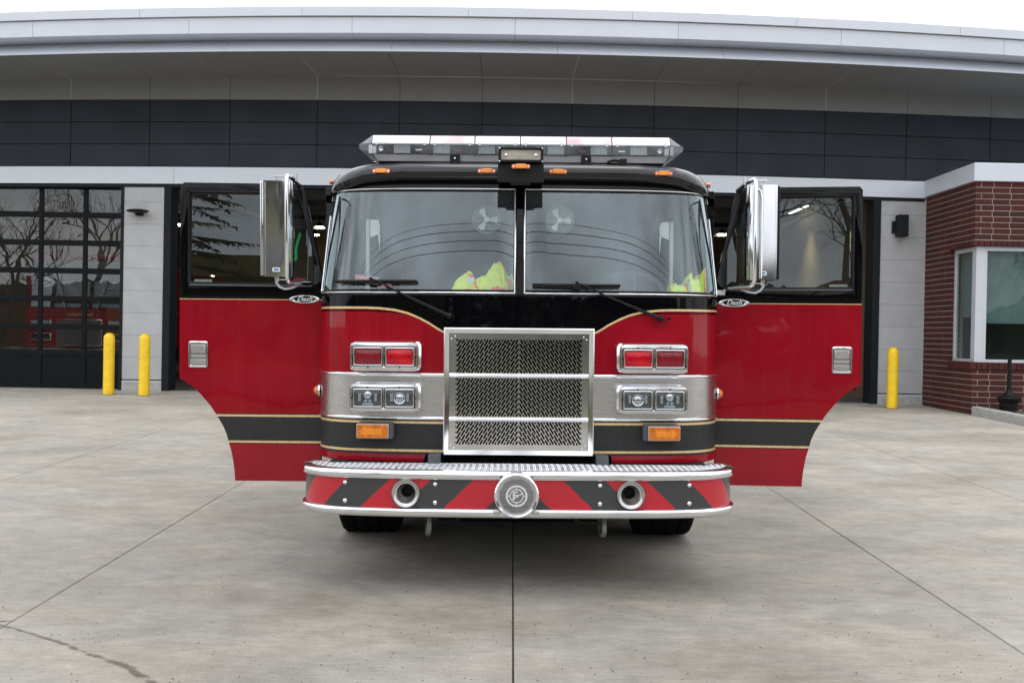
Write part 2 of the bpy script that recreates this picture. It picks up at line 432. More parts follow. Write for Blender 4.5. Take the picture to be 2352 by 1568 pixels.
def concrete():
    m = bpy.data.materials.new('broom_finished_concrete'); m.use_nodes = True
    n, l = m.node_tree.nodes, m.node_tree.links; b = n['Principled BSDF']
    geo = n.new('ShaderNodeNewGeometry')
    def nz(scale, detail, st, rough=0.55):
        mp = n.new('ShaderNodeMapping'); mp.inputs['Scale'].default_value = st
        t = n.new('ShaderNodeTexNoise'); t.inputs['Scale'].default_value = scale; t.inputs['Detail'].default_value = detail
        t.inputs['Roughness'].default_value = rough
        l.new(geo.outputs['Position'], mp.inputs[0]); l.new(mp.outputs[0], t.inputs['Vector']); return t.outputs[0]
    def rng(x, a, b_, c, d):
        r = n.new('ShaderNodeMapRange'); r.inputs[1].default_value = a; r.inputs[2].default_value = b_
        r.inputs[3].default_value = c; r.inputs[4].default_value = d; l.new(x, r.inputs[0]); return r.outputs[0]
    def mul(x, y):
        q = n.new('ShaderNodeMath'); q.operation = 'MULTIPLY'; l.new(x, q.inputs[0]); l.new(y, q.inputs[1]); return q.outputs[0]
    big = rng(nz(0.7, 9, (1.0, 1.2, 1), 0.70), 0.36, 0.64, 0.82, 1.13)
    streak = rng(nz(5.0, 10, (0.9, 1.3, 1), 0.74), 0.34, 0.66, 0.82, 1.16)
    broom = rng(nz(24, 6, (0.35, 2.4, 1), 0.7), 0.28, 0.72, 0.84, 1.12)
    grain = rng(nz(120, 3, (1, 1, 1)), 0.25, 0.75, 0.84, 1.14)
    pits = rng(nz(34, 2, (0.7, 1.2, 1)), 0.735, 0.76, 1.0, 0.35)
    oi = n.new('ShaderNodeObjectInfo')
    slab = rng(oi.outputs['Random'], 0, 1, 0.95, 1.04)
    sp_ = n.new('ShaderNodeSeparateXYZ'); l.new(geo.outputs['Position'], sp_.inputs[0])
    far_gain = rng(sp_.outputs[1], 6.5, 17.5, 1.0, 1.50)          # base colour grows lighter towards the bay doors
    f = mul(mul(mul(mul(mul(mul(big, streak), broom), grain), pits), slab), far_gain)
    mx = n.new('ShaderNodeMix'); mx.data_type = 'RGBA'
    mx.inputs[6].default_value = (0.300, 0.270, 0.224, 1); mx.inputs[7].default_value = (0.284, 0.268, 0.240, 1)
    l.new(rng(nz(0.9, 3, (1, 1.8, 1)), 0.35, 0.65, 0, 1), mx.inputs[0])
    mx2 = n.new('ShaderNodeMix'); mx2.data_type = 'RGBA'; mx2.inputs[7].default_value = (0.225, 0.186, 0.138, 1)
    l.new(mx.outputs[2], mx2.inputs[6]); l.new(rng(nz(0.8, 4, (1, 1.6, 2.3)), 0.53, 0.74, 0, 0.65), mx2.inputs[0])
    sc = n.new('ShaderNodeVectorMath'); sc.operation = 'SCALE'
    l.new(mx2.outputs[2], sc.inputs[0]); l.new(f, sc.inputs[3]); l.new(sc.outputs[0], b.inputs['Base Color'])
    l.new(rng(big, 0.8, 1.1, 0.55, 0.72), b.inputs['Roughness'])
    bp = n.new('ShaderNodeBump'); bp.inputs['Strength'].default_value = 0.25; bp.inputs['Distance'].default_value = 0.004
    l.new(mul(broom, pits), bp.inputs['Height']); l.new(bp.outputs[0], b.inputs['Normal'])
    return m
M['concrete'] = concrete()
# ================================================================== THE SETTING
mb = MB(); mb.grid([[(-150, -120, -0.35), (150, -120, -0.35)], [(-150, 150, -0.35), (150, 150, -0.35)]])
mb.build('ground', M['lawn'], smooth=0, kind='structure')
mb = MB(); mb.grid([[(-150, -24, -0.20), (150, -24, -0.20)], [(-150, -15, -0.20), (150, -15, -0.20)]])
mb.build('road', M['asphalt'], smooth=0, kind='structure')

apron = thing('apron', None, None, kind='structure')
mb = MB(); mb.grid([[(-16, -6, -0.13), (14, -6, -0.13)], [(-16, 20.2, gz(20.2) - 0.03), (14, 20.2, gz(20.2) - 0.03)]])
mb.build('joint_bed', M['seam'], apron, smooth=0)
xs = [-15, -12.9, -10.8, -8.7, -6.6, -4.5, -2.4, 0.03, 2.4, 4.5, 6.6, 8.02, 10.8, 13]
ys = [-6, -1.8, 3.3, 8.4, 13.5, 18.8, 20.15]
for i in range(len(xs) - 1):
    for j in range(len(ys) - 1):
        if xs[i] >= 8.0 and ys[j + 1] > 13.6: continue
        g = 0.004 if abs(xs[i]) < 0.1 else 0.0025
        x0, x1, y0, y1 = xs[i] + g, xs[i + 1] - 0.003, ys[j] + 0.003, ys[j + 1] - 0.002
        mb = MB()
        dz = rnd.uniform(-0.001, 0.001)
        b_ = 0.004
        def P(x, y, d): return (x, y, gz(y) - 0.0045 * max(0, 3.3 - y) * 0 - d + dz)
        mb.grid([[P(x0, y0, .06), P(x1, y0, .06)], [P(x0, y0, b_), P(x1, y0, b_)], [P(x0 + b_, y0 + b_, 0), P(x1 - b_, y0 + b_, 0)],
                 [P(x0 + b_, y1 - b_, 0), P(x1 - b_, y1 - b_, 0)], [P(x0, y1, b_), P(x1, y1, b_)], [P(x0, y1, .06), P(x1, y1, .06)]])
        for xa, xb in ((x0, x0 + b_), (x1, x1 - b_)):
            mb.add([P(xa, y0, .06), P(xa, y0, b_), P(xb, y0 + b_, 0), P(xb, y1 - b_, 0), P(xa, y1, b_), P(xa, y1, .06)], [(0, 1, 4, 5), (1, 2, 3, 4)])
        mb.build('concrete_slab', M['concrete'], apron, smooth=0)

# loose seeds, grit and bits of leaf lying on the concrete
mb = MB()
for i in range(3600):
    y = 3.8 + 9 * rnd.random() ** 1.5; x = rnd.uniform(-1, 1) * y * 0.52
    r = rnd.choice([0.0015, 0.0018, 0.002, 0.0025, 0.003, 0.0045]); a = rnd.random() * 6.3; e = rnd.uniform(0.4, 1)
    z = gz(y) + r * 0.3 + 0.001
    vs = [(x + r * math.cos(a + k * 1.2566), y + r * e * math.sin(a + k * 1.2566), z) for k in range(5)] + [(x, y, z + r * 0.6)]
    mb.add(vs, [(k, (k + 1) % 5, 5) for k in range(5)], 0 if rnd.random() < 0.7 else 1)
mb.build('grit', [pbr('dark_grit', (0.05, 0.04, 0.035), 0.9), pbr('brown_bud', (0.13, 0.05, 0.035), 0.9)], None, smooth=0, fix=False, kind='stuff')

# damp brown trail across the slab at the lower left
def stain_mat():
    m = bpy.data.materials.new('damp_brown_trail'); m.use_nodes = True
    n, l = m.node_tree.nodes, m.node_tree.links; b = n['Principled BSDF']
    b.inputs['Base Color'].default_value = (0.12, 0.09, 0.075, 1); b.inputs['Roughness'].default_value = 0.6
    t = n.new('ShaderNodeBsdfTransparent'); mx = n.new('ShaderNodeMixShader')
    nz = n.new('ShaderNodeTexNoise'); nz.inputs['Scale'].default_value = 22; nz.inputs['Detail'].default_value = 6
    g = n.new('ShaderNodeNewGeometry'); l.new(g.outputs['Position'], nz.inputs['Vector'])
    at = n.new('ShaderNodeAttribute'); at.attribute_name = 'edge'
    ad = n.new('ShaderNodeMath'); ad.operation = 'MULTIPLY_ADD'; ad.inputs[1].default_value = 0.45
    l.new(at.outputs['Fac'], ad.inputs[0]); l.new(nz.outputs[0], ad.inputs[2])
    mr = n.new('ShaderNodeMapRange'); mr.inputs[1].default_value = 0.70; mr.inputs[2].default_value = 0.92; mr.inputs[4].default_value = 0.6
    l.new(ad.outputs[0], mr.inputs[0]); l.new(mr.outputs[0], mx.inputs[0])
    l.new(t.outputs[0], mx.inputs[1]); l.new(b.outputs[0], mx.inputs[2]); l.new(mx.outputs[0], n['Material Output'].inputs[0])
    return m
def trail(pts, w0, w1):
    rows = []; ed = []
    N = 60
    for i in range(N + 1):
        t = i / N * (len(pts) - 1); k = min(int(t), len(pts) - 2); u = t - k
        x = pts[k][0] * (1 - u) + pts[k + 1][0] * u; y = pts[k][1] * (1 - u) + pts[k + 1][1] * u
        w = w0 + (w1 - w0) * i / N
        nx, ny = pts[k + 1][1] - pts[k][1], -(pts[k + 1][0] - pts[k][0]); q = math.hypot(nx, ny)
        rows.append([(x + nx / q * w * s, y + ny / q * w * s, gz(y + ny / q * w * s) + 0.003) for s in (-1, -.5, 0, .5, 1)])
        ed += [0, .55, 1, .55, 0]
    m_ = MB(); m_.grid(rows); o = m_.build('damp_trail', STM, None, smooth=0, fix=False, kind='structure')
    a = o.data.attributes.new('edge', 'FLOAT', 'POINT'); a.data.foreach_set('value', ed)
STM = stain_mat()
trail([(-2.45, 4.9), (-2.25, 4.78), (-2.0, 4.62), (-1.85, 4.5), (-1.65, 4.37), (-1.45, 4.17), (-1.2, 3.9)], 0.018, 0.04)
trail([(-2.72, 4.98), (-2.5, 4.92), (-2.38, 4.95)], 0.03, 0.025)

# ================================================================== FIRE STATION
FY = 20.0
def bow(x, z): return z - (x / 10.0) ** 2 * max(0, z - 1.5) * 0.030
def bow2(x, z): return z - (x / 10.0) ** 2 * max(0, z - 1.5) * 0.052
station = thing('fire_station', 'long low fire station with dark slate panels, deep pale metal roof edge and grey piers', 'building', (0, FY, 0.26))
def wpt(f, x, y, z): return (x, y - FY, f(x, z) - 0.26)
def wbox(mb, f, x0, x1, y0, y1, z0, z1, n=1, mi=None):
    for i in range(n):
        a, b = x0 + (x1 - x0) * i / n, x0 + (x1 - x0) * (i + 1) / n
        vs = [wpt(f, x, y, z) for z in (z0, z1) for y in (y0, y1) for x in (a, b)]
        mb.add(vs, [(0, 2, 3, 1), (4, 5, 7, 6), (0, 1, 5, 4), (1, 3, 7, 5), (3, 2, 6, 7), (2, 0, 4, 6)], mi)
# vertical joints of the dark wall, the soffit strip and the soffit
jx = [(p - 1178) / 117.5 for p in (-32, 157.5, 338, 522, 722, 911, 1100, 1306, 1494, 1686, 1887, 2074, 2266, 2455)]
rows_ = [4.69, 5.125, 5.56, 6.0]
mb = MB(); wbox(mb, bow, -12, 12, FY + 0.03, FY + 0.3, 4.34, 6.5, 12); mb.build('wall_core', M['seam'], station, smooth=0)
for i in range(len(jx) - 1):
    for j in range(3):
        mb = MB(); wbox(mb, bow, jx[i] + 0.006, jx[i + 1] - 0.006, FY, FY + 0.028, rows_[j] + 0.006, rows_[j + 1] - 0.006)
        mb.build('wall_panel', M['dark'], station, smooth=0, bevel=0.003, seg=1)
    mb = MB(); wbox(mb, bow, jx[i] + 0.004, jx[i + 1] - 0.004, FY - 0.02, FY + 0.028, 6.0, 6.475)
    mb.build('frieze_panel', M['soffit'], station, smooth=0)
    mb = MB()
    x0, x1 = jx[i] + 0.004, jx[i + 1] - 0.004
    mb.add([wpt(bow2, x0, FY - 0.02, 6.49), wpt(bow2, x1, FY - 0.02, 6.49), wpt(bow2, x1, 18.04, 6.425), wpt(bow2, x0, 18.04, 6.425),
            wpt(bow2, x0, FY - 0.02, 6.52), wpt(bow2, x1, FY - 0.02, 6.52), wpt(bow2, x1, 18.04, 6.44), wpt(bow2, x0, 18.04, 6.44)],
           [(0, 3, 2, 1), (4, 5, 6, 7), (0, 1, 5, 4), (1, 2, 6, 5), (2, 3, 7, 6), (3, 0, 4, 7)])
    mb.build('soffit_panel', M['soffit'], station, smooth=0)
mb = MB()
for x in jx[1:-1:3]:
    wbox(mb, bow, x - 0.007, x + 0.007, FY - 0.024, FY, 6.0, 6.475)
    mb.add([wpt(bow2, x - .008, FY - .03, 6.486), wpt(bow2, x + .008, FY - .03, 6.486), wpt(bow2, x + .008, 18.05, 6.419), wpt(bow2, x - .008, 18.05, 6.419)], [(0, 1, 2, 3)])
wbox(mb, bow, -12, 12, FY - 0.026, FY - 0.006, 6.470, 6.486, 24)
mb.build('joint_trim', M['seamlight'], station, smooth=0)
# roof edge: three long metal bands
def band(name, y, z0, z1, th, joints, f=bow2, mat=M['fascia'], dy=0.0):
    xs_ = [-12.5] + joints + [12.5]
    for i in range(len(xs_) - 1):
        m_ = MB(); n = max(2, int((xs_[i + 1] - xs_[i]) / 0.9)); a0, a1 = xs_[i] + 0.003, xs_[i + 1] - 0.003
        for k in range(n):
            a, b = a0 + (a1 - a0) * k / n, a0 + (a1 - a0) * (k + 1) / n
            vs = [wpt(f, x, yy + (dy if z == z0 else 0), z) for z in (z0, z1) for yy in (y, y + th) for x in (a, b)]
            m_.add(vs, [(0, 2, 3, 1), (4, 5, 7, 6), (0, 1, 5, 4), (3, 2, 6, 7)] + ([(2, 0, 4, 6)] if k == 0 else []) + ([(1, 3, 7, 5)] if k == n - 1 else []))
        m_.build(name, mat, station, smooth=0)
band('roof_edge_lower_panel', 18.44, 6.43, 6.745, 0.05, [(p - 1178) / 127.5 for p in (160, 520, 894, 1269, 1644, 2018)], mat=M['fascia'], dy=-0.42)
band('roof_edge_panel', 17.95, 6.73, 7.010, 0.49, [(p - 1178) / 131 for p in (66, 424, 798, 1172, 1546, 1920, 2294)])
band('roof_coping', 17.90, 7.020, 7.175, 0.55, [(p - 1178) / 131 for p in (313, 684, 1065, 1440, 1816, 2190)])
mb = MB(); wbox(mb, bow2, -12.5, 12.5, 17.96, 18.4, 7.008, 7.022, 12); mb.build('drip_edge', M['seam'], station, smooth=0)
mb = MB(); wbox(mb, bow2, -12.5, 12.5, 18.45, 40, 7.02, 7.15, 12)
wbox(mb, bow2, -12.5, 12.5, 18.5, 20, 6.6, 6.74, 12); mb.build('roof', M['roofdark'], station, smooth=0)
# pale beam over the bay openings
band('beam_panel', FY - 0.04, 4.335, 4.665, 0.3, [(p - 1178) / 117.5 for p in (397, 975, 1555)], f=bow, mat=M['fascia2'])
mb = MB(); wbox(mb, bow, -12.4, 12.4, FY - 0.01, FY + 0.2, 4.665, 4.69, 12); mb.build('flashing', M['seam'], station, smooth=0)
mb = MB(); wbox(mb, bow, -12.4, 8.0, FY - 0.02, FY + 0.25, 4.27, 4.333, 12); mb.build('lintel', M['jamb'], station, smooth=0)

def pier(x0, x1, z_top=4.27):
    m_ = MB(); wbox(m_, lambda x, z: z, x0 + .01, x1 - .01, FY + 0.05, FY + 0.5, 0.2, z_top); m_.build('pier_core', M['seam'], station, smooth=0)
    z = 0.47
    while z < z_top - 0.05:
        z1 = min(z + 0.434, z_top)
        m_ = MB(); wbox(m_, lambda x, z: z, x0, x1, FY + 0.0, FY + 0.05, z + 0.002, z1 - 0.001)
        m_.build('pier_panel', M['pier'], station, smooth=0, bevel=0.002, seg=1)
        z = z1
    m_ = MB(); wbox(m_, lambda x, z: z, x0, x1, FY - 0.01, FY + 0.06, 0.2, 0.43)
    m_.build('pier_plinth', M['kerb'], station, smooth=0, bevel=0.004)
    m_ = MB(); wbox(m_, lambda x, z: z, x0, x1, FY - 0.005, FY + 0.05, 0.43, 0.447); m_.build('plinth_trim', M['fascia2'], station, smooth=0)
pier(-7.62, -6.84); pier(7.16, 8.06); pier(-0.5, 0.5)
mb = MB()
I = lambda x, z: z
for x0, x1 in ((-6.84, -6.70), (7.02, 7.16), (-7.68, -7.62), (0.5, 0.62), (-0.62, -0.5)):
    mb = MB(); wbox(mb, I, x0, x1, FY - 0.015, FY + 0.42, 0.22, 4.27)
    mb.build('door_jamb', M['jamb'], station, smooth=0, bevel=0.004)

# glazed sectional bay door at the left
gd = sub('garage_door', station)
cols = [-11.15, -10.23, -9.31, -8.44, -7.68]
zr = [0.30, 0.97 - 0.005, 1.475, 2.025, 2.575, 3.125, 3.675, 4.24]
gd_y = FY + 0.16
m_ = MB()
for k, x in enumerate(cols): wbox(m_, I, x - 0.042, x + 0.042 if k < 4 else x, gd_y - 0.01, gd_y + 0.05, 0.30, 4.26)
m_.build('door_stile', M['doorframe'], gd, smooth=0, bevel=0.004)
for k, z in enumerate([0.965, 1.475, 2.025, 2.575, 3.125, 3.675]):
    m_ = MB(); wbox(m_, I, cols[0], cols[-1], gd_y - 0.004, gd_y + 0.045, z - 0.055, z + 0.055)
    wbox(m_, I, cols[0], cols[-1], gd_y - 0.008, gd_y - 0.003, z - 0.012, z + 0.012)
    m_.build('door_rail', M['doorframe'], gd, smooth=0, bevel=0.003)
m_ = MB(); wbox(m_, I, cols[0], cols[-1], gd_y - 0.004, gd_y + 0.045, 4.18, 4.27); wbox(m_, I, cols[0], cols[-1], gd_y - 0.006, gd_y + 0.045, 0.275, 0.36)
m_.build('door_rail', M['doorframe'], gd, smooth=0, bevel=0.003)
for i in range(4):
    m_ = MB(); wbox(m_, I, cols[i] + .045, cols[i + 1] - .045, gd_y + 0.012, gd_y + 0.03, 0.36, 0.91); m_.build('door_panel', M['doorframe'], gd, smooth=0)
    for z0, z1 in zip([1.02, 1.53, 2.08, 2.63, 3.18, 3.73], [1.42, 1.97, 2.52, 3.07, 3.62, 4.18]):
        m_ = MB(); x0, x1 = cols[i] + .04, cols[i + 1] - .04
        m_.add([wpt(I, x0, gd_y + .02, z0), wpt(I, x1, gd_y + .02, z0), wpt(I, x1, gd_y + .02, z1), wpt(I, x0, gd_y + .02, z1)], [(0, 1, 2, 3)])
        m_.build('pane', M['bayglass'], gd, smooth=0, loc=(0, 0, 0), fix=False)

# inside of the bays
mb = MB(); mb.box(-12.4, 7.6, 20.16, 38, 0.1, 0.262); mb.build('bay_floor', M['bayfloor'], None, smooth=0, kind='structure')
mb = MB(); wbox(mb, I, -12.4, 7.9, 38, 38.2, 0.26, 6.0); wbox(mb, I, 7.45, 7.65, 20.5, 38, 0.26, 6.0); wbox(mb, I, -12.6, -12.4, 20.0, 38, 0.26, 6.0)
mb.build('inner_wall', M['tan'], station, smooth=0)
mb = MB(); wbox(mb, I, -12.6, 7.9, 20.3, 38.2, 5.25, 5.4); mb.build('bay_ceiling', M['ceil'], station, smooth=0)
mb = MB()
for y in (22.0, 25.5, 29, 33): wbox(mb, I, -12.4, 7.4, y, y + 0.12, 4.75, 5.05)
mb.build('ceiling_beam', pbr('pale_steel_beam', (0.12, 0.12, 0.115), 0.6), station, smooth=0)
mb = MB()
for x in (-6.5, -0.75, 0.75, 6.8): mb.box(x - .03, x + .03, 20.5 - FY, 26 - FY, 4.05, 4.12)
mb.build('door_track', M['alu'], station, smooth=0)
mb = MB(); wbox(mb, I, 7.36, 7.44, 21.0, 21.1, 0.5, 4.9); wbox(mb, I, 7.30, 7.44, 20.5, 20.56, 0.3, 4.3)
for y in (22.1, 30.5): wbox(mb, I, 7.40, 7.45, y, y + 0.05, 0.4, 4.7)
mb.build('conduit', pbr('red_conduit', (0.16, 0.03, 0.02), 0.6), station, smooth=0)
lt = None
for x, y, lab in ((-6.27, 33.0, 'lit lamp under the bay ceiling, in the gap between truck cab and left door'), (-10.75, 33.0, 'lit lamp in the narrow slit between left bay jamb and truck door'),
                  (6.70, 33.0, 'lit lamp under the bay ceiling, in the gap between truck cab and right door'), (-9.6, 27.0, 'lit lamp seen through the glazed door over the parked second engine'),
                  (-10.6, 31.0, 'lit lamp deepest inside the left glazed bay'), (-6.95, 35.8, 'smaller lit lamp just left of the lamp between cab and left door')):
    t = thing('high_bay_lamp', lab, 'lamp', (x, y, 4.82), group='lit lamps under the bay ceiling')
    mb = MB(); mb.lathe([(0.0, 0.16), (0.05, 0.15), (0.10, 0.05), (0.17, 0.0)], n=14); mb.build('shade', M['darkmetal'], t)
    mb = MB(); mb.lathe([(0.15, 0.004), (0.12, -0.02), (0.0, -0.03)], n=14); mb.build('bulb', M['bulb'], t)
    mb = MB(); mb.cyl((0, 0, 0.15), (0, 0, 0.62), 0.012, n=6); mb.build('stem', M['darkmetal'], t)
t = thing('strip_lamp', 'long lit strip lamp along the tan wall seen through the right truck door window', 'lamp', (7.2, 26.4, 4.78))
mb = MB(); mb.box(-0.09, 0.05, -2.1, 2.1, 0.0, 0.16); mb.build('housing', M['darkmetal'], t, smooth=0)
mb = MB(); mb.box(-0.02, 0.04, -1.2, 0.4, -0.012, -0.002); mb.build('diffuser', M['lamp'], t, smooth=0)
sp = bpy.data.lights.new('strip_lamp_light', 'SPOT'); sp.energy = 420; sp.spot_size = R(95); sp.spot_blend = 0.8; sp.color = (1, 0.86, 0.6); sp.shadow_soft_size = 0.15
so = bpy.data.objects.new('strip_lamp_light', sp); C.objects.link(so); so.parent = t; so.location = (-0.12, -0.7, -0.05); so.rotation_euler = (0, R(14), 0)
for (x, y) in ((-3.5, 31), (4, 31), (-10, 29)):
    al = bpy.data.lights.new('high_bay_light', 'POINT'); al.energy = 30; al.color = (1, 0.86, 0.66); al.shadow_soft_size = 0.3
    ao = bpy.data.objects.new('high_bay_light', al); C.objects.link(ao); ao.location = (x, y, 4.3)
# gear racks along the back wall
rk = thing('gear_rack', 'dark gear rack against the tan back wall inside the bay, seen in the left gap', 'rack', (-9.3, 37.4, 0.262))
mb = MB(); mb.box(-2.5, 2.5, -.3, .3, 0, 2.9); mb.build('locker', M['darkmetal'], rk, smooth=0, bevel=.01)
for k in range(9):
    mb = MB(); mb.box(-2.4 + .54 * k, -1.92 + .54 * k, -.34, -.305, .15, 2.3); mb.build('locker_door', pbr('locker_door_%d' % k, (0.03, 0.03, 0.035), .5), rk, smooth=0, bevel=.005)

# wall lamps
t = thing('wall_lamp', 'flat black saucer-shaped lamp on the left grey pier', 'lamp', (-7.30, FY, 3.74))
mb = MB(); mb.sphere((0, -0.16, 0.0), 0.22, 24, (1, 0.75, 0.17)); mb.build('shade', M['plastic'], t, smooth=60)
mb = MB(); mb.cyl((0, -0.12, -0.09), (0, -0.12, -0.01), 0.05, 0.07, 16); mb.box(-0.06, 0.06, -0.1, 0.0, -0.08, -0.02); mb.build('arm', M['plastic'], t, bevel=.004)
t = thing('wall_lamp', 'black box-shaped lamp on the right grey pier beside the brick wing', 'lamp', (7.50, FY, 3.72))
mb = MB(); mb.box(-0.085, 0.105, -0.27, -0.07, -0.21, 0.21); mb.build('housing', M['jamb'], t, smooth=0, bevel=.006)
mb = MB(); mb.box(-0.13, -0.02, -0.07, 0.0, -0.13, 0.10); mb.build('bracket', M['jamb'], t, smooth=0, bevel=.004)

# bollards
for x, y, lab in ((-7.42, 18.85, 'yellow bollard in front of the glazed bay door, leftmost of the pair'), (-6.73, 18.75, 'yellow bollard in front of the left grey pier, right of its pair'),
                  (7.06, 18.95, 'lone yellow bollard in front of the right grey pier')):
    t = thing('bollard', lab, 'bollard', (x, y, gz(y)), group='yellow bollards guarding the piers')
    mb = MB(); r = 0.098
    mb.lathe([(0, 0.0), (r, 0.0), (r, 0.02), (r, 1.04)] + [(r * math.cos(R(a)), 1.04 + r * 1.0 * math.sin(R(a))) for a in range(10, 91, 10)], n=36)
    mb.build('sleeve', M['yellow'], t, smooth=40)
    mb = MB(); mb.lathe([(r + .018, 0.0), (r + .012, 0.006), (r, 0.008)], n=36); mb.build('footing_ring', M['seam'], t)

# ================================================================== BRICK WING
AX, AY = 8.03, 17.85
wing = thing('brick_wing', 'red brick wing with corner window and metal roof band at the right edge', 'building', (AX, AY, 0.2))
def wb(mb, x0, x1, y0, y1, z0, z1): mb.box(x0 - AX, x1 - AX, y0 - AY, y1 - AY, z0 - .2, z1 - .2)
mb = MB()
wz0, wz1 = 1.156, 3.17
wb(mb, AX + .006, 13, AY + .006, 20.2, 0.1, 1.02); wb(mb, AX + .006, 13, AY + .006, 20.2, 3.27, 4.31)
wb(mb, AX + .006, AX + .25, 18.81, 19.98, 1.02, 3.27); wb(mb, AX + 2.2, 13, AY + .006, AY + .3, 1.02, 3.27)
wb(mb, AX + .012, AX + 2.2, AY + .012, 18.9, 1.02, 1.14); wb(mb, AX + .012, AX + 2.2, AY + .012, 18.9, 3.185, 3.27)
mb.build('mortar_wall', M['mortar'], wing, smooth=0)
CH = 0.1016; BL = 0.3048; J = 0.0125
brick_me = {}
def brick(L, D, H, name='brick'):
    k = (round(L, 3), round(D, 3), round(H, 3))
    if k not in brick_me:
        m_ = MB(); c = 0.004
        m_.box(0, L, 0, D, 0, H)
        me = bpy.data.meshes.new('brick'); me.from_pydata(m_.v, [], m_.f); me.materials.append(M['brick'])
        bm = bmesh.new(); bm.from_mesh(me); bmesh.ops.recalc_face_normals(bm, faces=bm.faces)
        bmesh.ops.bevel(bm, geom=bm.edges, offset=0.003, segments=1, affect='EDGES'); bm.to_mesh(me); bm.free()
        brick_me[k] = me
    return brick_me[k]
nb = 0; far = MB()
for c in range(40):
    z = 0.235 + c * CH
    if z + CH > 4.32: break
    top = z + CH
    inwin = top > 1.02 + 0.03 and z < 3.27 - 0.03
    even = c % 2 == 0
    dep = 0.10
    # front face, along X
    x = AX if even else AX + dep + J
    first = BL - J if even else BL * 1.0 - J - 0.05
    while x < AX + 2.1:
        L = first if (x < AX + 0.2) else BL - J
        if not even and x < AX + 0.2: L = BL / 2 + 0.05
        if not inwin:
            p = (x - AX, rnd.uniform(-.0012, .0012), z - .2 + J / 2)
            if x < AX + 1.05:
                link('brick', brick(L, dep, CH - J), wing, p); nb += 1
            else: far.box(p[0], p[0] + L, p[1], p[1] + dep, p[2], p[2] + CH - J)
        x += L + J
    # side face, along Y
    y = AY + (dep + J if even else 0.0)
    k = 0
    while y < 19.98:
        L = BL - J if (not even or k > 0) else BL / 2 + 0.03
        L = min(L, 19.985 - y)
        if L < 0.04: break
        a, b = y, y + L
        if inwin:
            if b < 18.80: y += L + J; k += 1; continue
            a = max(a, 18.80)
        if b - a > 0.03:
            me = brick(dep, b - a, CH - J)
            link('brick', me, wing, (rnd.uniform(-.0012, .0012), a - AY, z - .2 + J / 2)); nb += 1
        y += L + J; k += 1
far.build('brick_field', M['brick'], wing, smooth=0, kind='stuff')
print('bricks', nb)
for zz, hh in ((1.025, 0.125), (3.175, 0.095)):
    for k in range(18):
        m_ = None
        link('rowlock_brick', brick(0.09, 0.13, hh), wing, (-.03 + k * 0.1, -0.03, zz - .2))
    for k in range(1, 10):
        link('rowlock_brick', brick(0.13, 0.09, hh), wing, (-.03, -0.03 + k * 0.1, zz - .2))
mb = MB(); wb(mb, AX - .05, 13.2, AY - .05, 20.0, 4.30, 4.605); mb.build('roof_band', M['fascia'], wing, smooth=0, bevel=.004)
mb = MB(); wb(mb, AX - .03, 13.2, AY - .03, 20.0, 4.605, 4.62); mb.build('wing_roof', M['fascia2'], wing, smooth=0)
# corner window
win = sub('window', wing)
mb = MB()
ys_, xf = AY + .07, AX + .07
wb(mb, xf, xf + .15, ys_, ys_ + .15, 1.15, 3.18)                # corner post
wb(mb, xf + .15, xf + 2.1, ys_, ys_ + .06, 1.15, 1.20); wb(mb, xf + .15, xf + 2.1, ys_, ys_ + .06, 3.10, 3.18)
wb(mb, xf, xf + .06, ys_ + .15, 18.80, 1.15, 1.20); wb(mb, xf, xf + .06, ys_ + .15, 18.80, 3.10, 3.18)
wb(mb, xf, xf + .06, 18.74, 18.80, 1.20, 3.10); wb(mb, xf + .15, xf + .20, ys_ + .01, ys_ + .05, 1.2, 3.1)
mb.build('window_frame', M['winframe'], win, smooth=0, bevel=.003)
mb = MB(); mb.add([(.22, .10, .995), (2.15, .10, .995), (2.15, .10, 2.91), (.22, .10, 2.91)], [(0, 1, 2, 3)]); mb.build('pane', M['annexglass'], win, smooth=0, fix=False)
mb = MB(); mb.add([(.10, .22, .995), (.10, .90, .995), (.10, .90, 2.91), (.10, .22, 2.91)], [(3, 2, 1, 0)]); mb.build('pane', M['annexglass'], win, smooth=0, fix=False)
mb = MB(); wb(mb, AX + .26, AX + 2.1, AY + .24, AY + .25, 1.86, 3.12); mb.build('roller_shade', M['shade'], wing, smooth=0)
mb = MB(); wb(mb, AX + .24, AX + .25, AY + .28, 18.8, 1.95, 3.12); wb(mb, AX + .26, AX + 2.1, AY + .232, AY + .262, 1.835, 1.865); mb.build('roller_shade', pbr('side_shade', (0.25, 0.27, 0.28), .8), wing, smooth=0)
mb = MB(); wb(mb, AX + .26, 13, 19.7, 19.8, 0.4, 4); wb(mb, AX + .26, 13, AY + .3, 19.7, 3.6, 3.7); wb(mb, AX + .3, 13, AY + .3, 19.7, 0.4, 0.9); mb.build('room', pbr('office_wall', (0.10, 0.105, 0.11), .8), wing, smooth=0)

